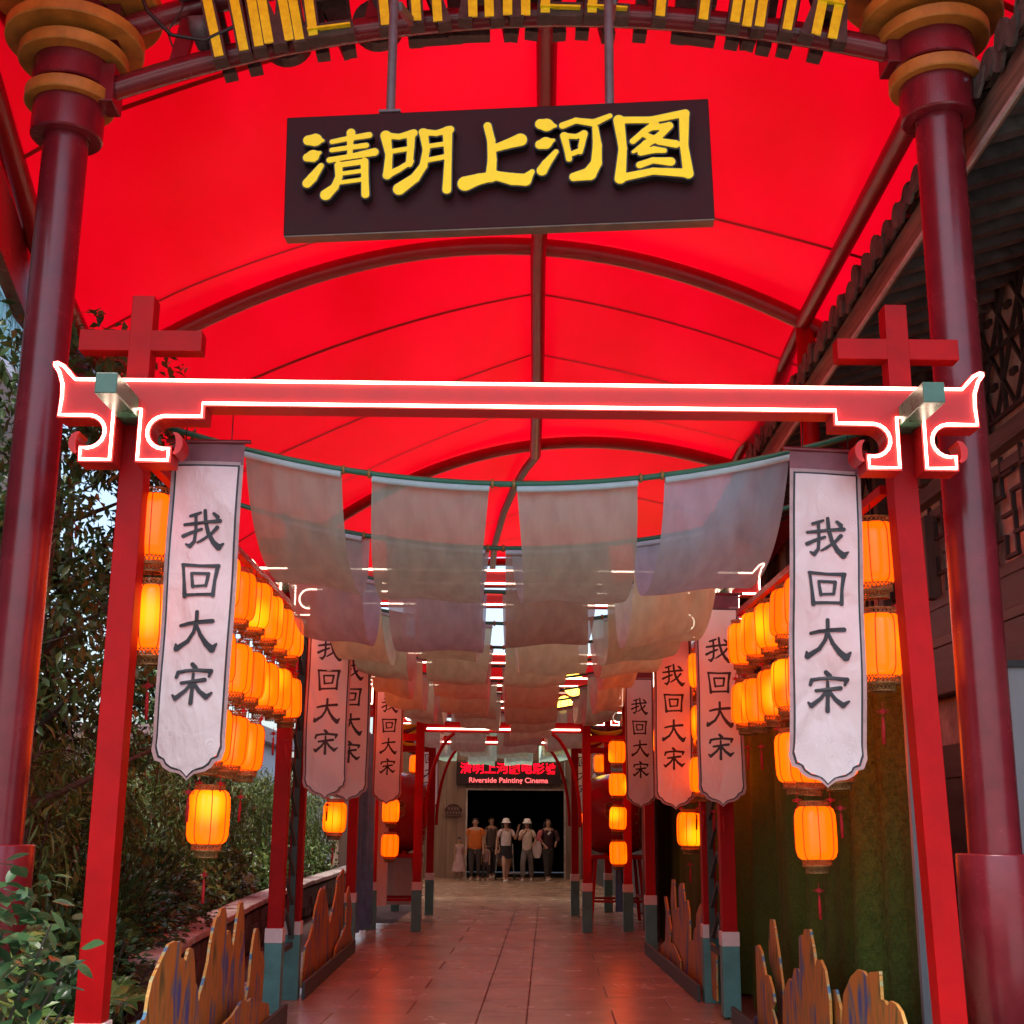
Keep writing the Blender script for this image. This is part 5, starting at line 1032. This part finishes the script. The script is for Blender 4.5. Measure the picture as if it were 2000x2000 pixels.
for k, (x, y, r2, h, lab) in enumerate(((-3.3, 8.0, .8, 1.0, 'round small leaved bush left of the front gate post'), (-3.35, 9.9, .75, .95, 'round small leaved bush above the near end of the stone wall'), (-2.65, 7.6, .45, .8, 'small leaved bush between the palmate shrubs'), (-3.45, 11.6, .7, 1.25, 'small leaved bush rising behind the wall coping, below the lowest lantern'), (-3.6, 13.4, .7, 1.3, 'small leaved bush behind the wall, beside the second gate post'))):
    t = thing('small_leaved_bush', lab, 'shrub', (x, y, 0), 0, 'small leaved bushes in the near bed'); q = blobs([(0, 0, h*.55)], 3600, r2, 90+k, h*.5/r2)
    leafcloud('foliage', M['leafD'], t, q, .07, 'stuff', (.55, .5), .0, 90+k)
    for a in range(5): b = MB(); b.tube([(0, 0, 0), (.5*r2*math.cos(a*1.25), .5*r2*math.sin(a*1.25), h*.8)], [.014, .004], 5); b.build('stem', M['bark'], t)
# low stone wall with coping
wl = thing('stone_wall', 'low dark stone garden wall with pale coping stones', 'wall', (0, 0, 0)); prev = None
pts = [(-2.75, 10.6), (-2.95, 12.1), (-3.2, 15.5), (-3.38, 19.5), (-3.42, 23), (-3.4, 27), (-3.4, 32)]
def along(s):
    for (a, b) in zip(pts[:-1], pts[1:]):
        L = math.hypot(b[0]-a[0], b[1]-a[1])
        if s <= L: return (a[0]+(b[0]-a[0])*s/L, a[1]+(b[1]-a[1])*s/L, math.atan2(b[1]-a[1], b[0]-a[0]))
        s -= L
    return (*pts[-1], math.pi/2)
sme = []
for w in (.26, .32, .38):
    b = MB(); b.box((0, 0, 0), (w, .22, .145)); me = b.mesh('stone', M['stone'])
    sme.append((w, me))
s = 0
while s < 21:
    b = MB(); b.box((0, 0, 0), (.58, .34, .07)); x, y, a = along(s+.3); b.build('coping', M['cap'], wl, (x-.02+random.uniform(-.008, .008), y, .555+random.uniform(-.004, .004)), (0, 0, a), .012); s += .595
for row in range(3):
    s = random.uniform(0, .2)
    while s < 20.5:
        w, me = random.choice(sme); x, y, a = along(s+w/2); o = obj('stone', me, wl, (x+random.uniform(-.015, .015), y, .095+.152*row), (random.uniform(-.03, .03), random.uniform(-.03, .03), a)); s += w+.012
b = MB()
for (a, c) in zip(pts[:-1], pts[1:]): b.bar((a[0]-.06, a[1], .25), (c[0]-.06, c[1], .25), .2, .5)
b.build('core', M['joint'], wl)
m = MB(); m.prism([(-2.55, 4.0), (-2.5, 6.2), (-2.62, 8), (-2.8, 10.6), (-3.1, 10.6), (-2.9, 8), (-2.8, 6.2), (-2.85, 4.0)], -.02, .09, lambda x, y, z: (x, y, z)); tag(m.build('bed_kerb', M['cap']), 'low curved stone kerb along the near planting bed', 'kerb')
# bamboo screen behind the hedge
bf = thing('bamboo_screen', 'pale vertical bamboo screen behind the dark hedge', 'fence', (-5.6, 17, 0))
m = MB(); k = 0
for y in np.arange(-7, 9, .085):
    m.tube([(random.uniform(-.02, .02), y, .2), (random.uniform(-.02, .02), y+random.uniform(-.02, .02), 2.75+random.uniform(-.15, .1))], .024, 5)
tag(m.build('canes', M['bamb'], bf), kind='stuff')
for z in (.8, 2.2): b = MB(); b.bar((-.03, -7, z), (-.03, 9, z), .04, .06); b.build('rail', M['bamb'], bf)
for x, y, lab in ((-4.9, 23, 'red post beyond the hedge, right of the lanterns'), (-5.6, 26, 'farther red post beyond the hedge')):
    b = MB(); b.tube([(0, 0, 0), (0, 0, 4.6 if x < -7 else 3.3)], .14, 16); tag(b.build('red_pillar', M['red'], None, (x, y, 0)), lab, 'pillar', 'red pillars beyond the hedge')
# apartment house far left
ap = thing('apartment_house', 'pale apartment house with aqua window frames and balcony rails, beyond the trees', 'building', (-9.25, 15, 0), R(9.5))
m = MB(); m.box((-3, 0, 3.6), (6, 30, 7.2)); m.build('white_wall', M['bwhite'], ap); m = MB(); m.box((-3, 0, 11.6), (6, 30, 8.8)); m.build('brick_wall', M['bbrick'], ap)
m = MB(); m.box((.06, 0, 3.0), (.3, 30, .25)); m.build('string_course', M['satinrim'], ap)
for y in np.arange(-13.5, 14.5, 2.6):
    for z in (1.5, 4.9, 8.6, 12.6):
        f = MB(); f.box((.04, y, z), (.1, 1.5, 1.7)); fo = f.build('window_frame', M['aqua'], ap)
        for dy in (-.36, .36): g = MB(); g.box((.07, y+dy, z), (.08, .62, 1.5)); g.build('pane', M['glass'], fo)
for z in (6.1, 10.05):
    m = MB(); m.box((.55, 0, z), (1.1, 30, .18)); m.build('balcony_slab', M['bwhite'], ap)
    for zz in (.35, 1.1): b = MB(); b.box((1.05, 0, z+zz), (.06, 30, .06)); b.build('handrail', M['aqua'], ap)
    bm_ = MB(); bm_.box((0, 0, 0), (.035, .035, .75)); me = bm_.mesh('baluster', M['aqua'])
    for y in np.arange(-3, 14.9, .28): obj('baluster', me, ap, (1.05, y, z+.73))
sh = thing('white_shed', 'low white house with pale pink eave band far beyond the hedge', 'building', (-15, 40, 0))
m = MB(); m.box((0, 0, 1.9), (16, 6, 3.8)); m.build('wall', M['bwhite'], sh); m = MB(); m.box((0, -.1, 4.0), (16.6, 7, .4)); m.build('eave', M['satinrim'], sh)
for k in range(6):
    f = MB(); f.box((-6.5+2.6*k, -3.02, 2.1), (1.3, .1, 1.4)); fo = f.build('window_frame', M['aqua'], sh); g = MB(); g.box((-6.5+2.6*k, -3.06, 2.1), (1.1, .06, 1.2)); g.build('pane', M['glass'], fo)

# ------------------------------------------------------------------ people leaving the cinema
def skinmesh(name, verts, edges, rad, m, parent, sub=2, root=0):
    me = bpy.data.meshes.new(name); me.from_pydata(verts, edges, []); o = obj(name, me, parent); me.materials.append(m)
    sk = o.modifiers.new('skin', 'SKIN'); sk.use_smooth_shade = True
    if not me.skin_vertices: me.skin_vertices.new()
    for i, v in enumerate(me.skin_vertices[0].data):
        r_ = rad[i]; v.radius = r_ if isinstance(r_, tuple) else (r_, r_); v.use_root = i == root
    sb = o.modifiers.new('sub', 'SUBSURF'); sb.levels = sub; sb.render_levels = sub; return o
SH = {}
def person(x, y, h, lab, rz=0, top=(.5, .45, .4), bottom=(.05, .05, .06), hat=None, stride=.06, skirt=None, armL=None, armR=None, hair='short', dress=False, sleeves=None, wide=1.0, trouser=True, build=1.0):
    """standing or striding figure about h tall; arm = (elbow, wrist) offsets from the shoulder in body heights"""
    t = thing('person', lab, 'person', (x, y, 0), rz, 'people coming out of the cinema'); t.scale = (h, h, h); k = build
    hipL, hipR = Vector((-.046*k, 0, .47)), Vector((.046*k, 0, .47))
    kneeL, kneeR = Vector((-.056, -stride*.8, .275)), Vector((.056, stride*.35, .275))
    ankL, ankR = Vector((-.05, -stride*.9, .04)), Vector((.052, stride*1.2, .045))
    toeL, toeR = ankL+Vector((-.01, -.085, -.022)), ankR+Vector((.01, -.08, -.028))
    shL, shR = Vector((-.098*k, .0, .808)), Vector((.098*k, .0, .808))
    armL = armL or ((-.022, .012, -.165), (-.026, -.035, -.31)); armR = armR or ((.022, .0, -.165), (.03, -.05, -.305))
    V = [Vector((0, 0, .53)), Vector((0, .005, .62)), Vector((0, 0, .73)), Vector((0, 0, .81)), Vector((0, -.002, .855)), Vector((0, -.012, .885)), Vector((0, -.012, .935)), Vector((0, -.006, .975))]
    Rr = [(.085*k, .06), (.07*k, .052), (.088*k, .058), (.07, .045), (.028, .03), (.036, .046), (.047, .054), (.034, .038)]
    E = [(0, 1), (1, 2), (2, 3), (3, 4), (4, 5), (5, 6), (6, 7)]
    def chain(start, pts, rads):
        i = start
        for p, r_ in zip(pts, rads): V.append(Vector(p)); Rr.append(r_); E.append((i, len(V)-1)); i = len(V)-1
        return i
    tips = []
    for sh, arm, s in ((shL, armL, -1), (shR, armR, 1)):
        el, wr = sh+Vector(arm[0]), sh+Vector(arm[1]); d = (wr-el).normalized(); q = d.cross(Vector((0, 1, 0)));  q = q.normalized() if q.length > .1 else Vector((1, 0, 0)); palm = wr+d*.035
        i = chain(3, [sh, el, wr, palm], [.033*k, .023, .0155, (.02, .013)])
        for f, (off, L) in enumerate(((-.012, .034), (-.004, .040), (.004, .037), (.012, .03))):
            b = palm+q*off+d*.012; chain(i, [b, b+d*L*.55, b+d*L+Vector((0, -.006, 0))], [.0058, .005, .004])
        th = wr+d*.012+q*.016*s; chain(len(V)-1-12, [th, th+d*.02+q*.008*s], [.006, .0045])
        tips.append((sh, el, wr))
    for hp, kn, an, to in ((hipL, kneeL, ankL, toeL), (hipR, kneeR, ankR, toeR)): chain(0, [hp, kn, an, to], [.052*k, .038, .024, .02])
    skinmesh('body', V, E, Rr, M['skin'], t, 1)
    key = tuple(top)
    if key not in SH: SH[key] = cc('top', top)
    if tuple(bottom) not in SH: SH[tuple(bottom)] = cc('bottom', bottom)
    sl_ = sleeves or .62
    tv = [Vector((0, 0, .445 if not dress else .52)), Vector((0, .004, .61)), Vector((0, -.002, .73)), Vector((0, 0, .812)), Vector((0, 0, .836))]; tr_ = [(.098*k*wide, .073), (.092*k*wide, .069), (.1*k*wide, .07), (.066, .05), (.04, .036)]; te = [(0, 1), (1, 2), (2, 3), (3, 4)]
    for sh, el, wr in tips:
        mid = sh.lerp(el, min(1, sl_)); tv += [sh, mid]; n = len(tv); te += [(3, n-2), (n-2, n-1)]; tr_ += [.036*k, .036*k]
        if sl_ > 1: tv.append(el.lerp(wr, sl_-1)); te.append((n-1, n)); tr_.append(.03)
    skinmesh('shirt' if not dress else 'bodice', tv, te, tr_, SH[key], t, 2)
    if trouser:
        bv = [Vector((0, 0, .555)), hipL, kneeL, ankL+Vector((0, 0, .02)), hipR, kneeR, ankR+Vector((0, 0, .02))]; fl = .036 if stride < .09 else .046
        skinmesh('trousers', bv, [(0, 1), (1, 2), (2, 3), (0, 4), (4, 5), (5, 6)], [(.07*k, .058), .060*k, .046, fl, .060*k, .046, fl], SH[tuple(bottom)], t, 2)
    if skirt or dress:
        z0, z1, r0_, r1_ = skirt if skirt else (.62, .2, .085, .19); n = 24; sm = MB()
        sm.grid(lambda u, v: Vector(((r0_+(r1_-r0_)*v)*math.cos(2*math.pi*u)*(1+.04*math.sin(10*math.pi*u)*v), (r0_+(r1_-r0_)*v)*.8*math.sin(2*math.pi*u)*(1+.04*math.sin(10*math.pi*u)*v), z0+(z1-z0)*v)), 40, 6); sm.build('skirt', SH[tuple(bottom)] if not dress else SH[key], t, fix=False)
    for an, to in ((ankL, toeL), (ankR, toeR)):
        d = (to-an); s = MB(); s.lathe([(0, -.02), (.024, -.02), (.027, -.005), (.02, .012), (0, .02)], 12); o = s.build('shoe', M['white'] if stride > .03 else M['cap'], t, (an+d*.5)+Vector((0, 0, -.008))); o.scale = (.95, 2.1, 1); o.location.z = .02
    # head: hair cap, eyes, brows, nose, mouth, ears
    hm = MB(); hm.grid(lambda u, v: Vector((.052*math.sin(math.pi*.62*v)*math.cos(2*math.pi*u), .006+.058*math.sin(math.pi*.62*v)*math.sin(2*math.pi*u)+.012*v, .938+.056*math.cos(math.pi*.62*v)-(.02*math.sin(2*math.pi*u)*v if True else 0)*-1*0+(.045*v*v if math.sin(2*math.pi*u) < -.25 else 0))), 24, 8); hm.build('hair', M['hair'], t, fix=False)
    if hair in ('long', 'bun', 'tails'):
        for sx in ((-1, 1) if hair != 'bun' else (0,)):
            b = MB(); zz = .78 if hair == 'long' else .86
            if sx: b.tube([(sx*.048, .015, .93), (sx*.06, .012, .88), (sx*.062, -.005, zz)], [.022, .024, .012], 8)
            else: b.lathe([(.034*math.sin(a), .034*math.cos(a)) for a in np.linspace(0, math.pi, 7)], 12, (0, .045, .98))
            b.build('hair_lock', M['hair'], t)
    fm = MB()
    for sx in (-1, 1): fm.box((sx*.0175, -.0615, .937), (.014, .006, .005)); fm.box((sx*.018, -.0610, .949), (.019, .005, .0035))
    fm.build('eyes', M['hair'], t)
    fm = MB(); fm.lathe([(0, -.013), (.007, -.011), (.006, 0), (.003, .016), (0, .017)], 8, (0, -.063, .924)); fm.build('nose', M['skin'], t)
    fm = MB(); fm.box((0, -.0585, .902), (.024, .006, .006)); fm.build('mouth', SH.setdefault('lip', cc('lip', (.25, .05, .05))), t)
    for sx in (-1, 1): fm = MB(); fm.lathe([(0, -.014), (.006, -.01), (.007, .006), (0, .013)], 8, (sx*.05, .0, .928)); fm.build('ear', M['skin'], t)
    if hat == 'visor':
        b = MB(); b.lathe([(.056, .952), (.058, .985), (.05, .988)], 20); b.grid(lambda u, v: Vector(((.057+.024*v)*math.cos(math.pi*(1+u)), (.057+.062*v)*math.sin(math.pi*(1+u)), .960-.02*v)), 16, 3); b.grid(lambda u, v: Vector((.054*math.cos(2*math.pi*u)*math.cos(v*1.5), .056*math.sin(2*math.pi*u)*math.cos(v*1.5), .985+.03*math.sin(v*1.5))), 16, 4); b.build('sun_visor', M['white'], t, fix=False)
    if hat == 'bucket':
        b = MB(); b.lathe([(0, 1.022), (.038, 1.02), (.054, 1.004), (.059, .972), (.086, .946), (.084, .942)], 24); b.build('bucket_hat', M['white'], t, fix=False)
    return t
PYY = 37.5
person(-1.11, 37.5, 1.16, 'little girl in a pale pink sleeveless dress at the left of the group', .2, (.52, .34, .34), (.52, .34, .34), dress=True, trouser=False, hair='bun', stride=.02, build=.9, sleeves=.2)
person(-.66, 37.0, 1.70, 'stout woman in an orange T-shirt and dark wide trousers', -.12, (.55, .13, .015), (.045, .035, .035), wide=1.22, build=1.15, stride=.03)
person(-.22, 38.9, 1.74, 'tall person in a brown vest walking behind in the shade of the doorway', .5, (.09, .06, .05), (.03, .025, .03), stride=.04, hair='short', sleeves=.2)
person(-.36, 37.2, 1.0, 'small child in a patterned T-shirt in front of the pushchair', -.3, (.36, .22, .24), (.06, .05, .06), stride=.05, build=.95)
person(.20, 36.7, 1.68, 'woman in white visor, white polo and black skirt raising her hand', .22, (.62, .52, .52), (.012, .010, .012), hat='visor', skirt=(.57, .36, .085, .125), trouser=False, stride=.14, armR=((.06, -.04, -.14), (.085, -.11, .03)), armL=((-.05, .02, -.16), (-.07, -.02, -.30)), hair='long')
person(.80, 37.2, 1.66, 'woman in white bucket hat, cream top and ripped grey jeans', -.2, (.66, .54, .46), (.17, .16, .155), hat='bucket', stride=.13, armL=((-.035, -.03, -.15), (.075, -.13, -.035)), armR=((.05, .02, -.15), (.03, -.08, -.2)), hair='long')
person(1.40, 37.6, 1.70, 'woman in dark top with pink sleeves carrying a plastic bag', .3, (.05, .02, .028), (.05, .045, .045), stride=.10, sleeves=.4, armL=((-.06, -.01, -.15), (.0, -.10, -.24)), armR=((.06, -.01, -.15), (.0, -.11, -.22)), hair='long')
for s in (-1, 1):
    pass
pb = [o for o in bpy.data.objects if o.get('label', '').startswith('woman in dark top')][0]
skinmesh('pink_sleeve', [Vector((-.115, 0, .815)), Vector((-.175, -.01, .665)), Vector((-.13, -.07, .61))], [(0, 1), (1, 2)], [.05, .045, .036], cc('pink', (.5, .13, .15)), pb, 2)
skinmesh('pink_sleeve', [Vector((.115, 0, .815)), Vector((.175, -.01, .665)), Vector((.13, -.07, .61))], [(0, 1), (1, 2)], [.05, .045, .036], SH[(.05, .02, .028)], pb, 2)
bgm = cloth('thin_plastic', (.75, .68, .7), .25, .4)
b = MB(); b.grid(lambda u, v: Vector(((.05+.07*math.sin(math.pi*min(1, v*.8+.1)))*math.cos(2*math.pi*u)*1.1, (.03+.05*v)*math.sin(2*math.pi*u), .46-.46*v)), 18, 7); q = b.build('plastic_bag', bgm, None, (1.08, 37.2, .62), fix=False); tag(q, 'thin pale plastic bag hanging from the hand of the pink sleeved woman', 'bag')
b = MB(); b.box((0, 0, 0), (.05, .03, .10)); q = b.build('paper_fan', M['white'], None, (1.42, 37.16, 1.30), (.3, .7, 0)); tag(q, 'small white leaflet held by the woman with pink sleeves', 'leaflet')
st = thing('pushchair', 'dark folding pushchair with tan cover behind the visor woman', 'pushchair', (.18, 37.75, 0))
for sx in (-1, 1):
    for a, c in (((sx*.26, -.3, .1), (sx*.22, .3, .98)), ((sx*.26, .32, .1), (sx*.22, -.2, .55))): b = MB(); b.tube([a, c], .014, 8); b.build('frame_tube', M['greywall'], st)
    for y in (-.3, .32): b = MB(); b.lathe([(.04, -.015), (.09, -.02), (.1, 0), (.09, .02), (.04, .015)], 18, (sx*.27, y, .1), axis='x'); b.build('wheel', M['black'], st)
b = MB(); b.tube([(-.22, .3, .98), (.22, .3, .98)], .016, 8); b.build('handle', M['black'], st)
b = MB(); b.grid(lambda u, v: Vector(((u-.5)*.44, -.28+.5*v, .36+.1*math.cos(3*v)+.42*max(0, v-.5)*2)), 6, 10); b.build('seat', cc('tan', (.2, .11, .06)), st, fix=False)
b = MB(); b.grid(lambda u, v: Vector(((u-.5)*.46, .22-.4*math.sin(v*1.6), .78+.2*math.cos((u-.5)*2)*math.cos(v*1.3)-.1)), 8, 6); b.build('hood', cc('tan2', (.24, .13, .08)), st, fix=False)
b = MB(); b.box((.3, -.1, .18), (.7, .04, .03)); b.build('front_bar', M['cap'], st)
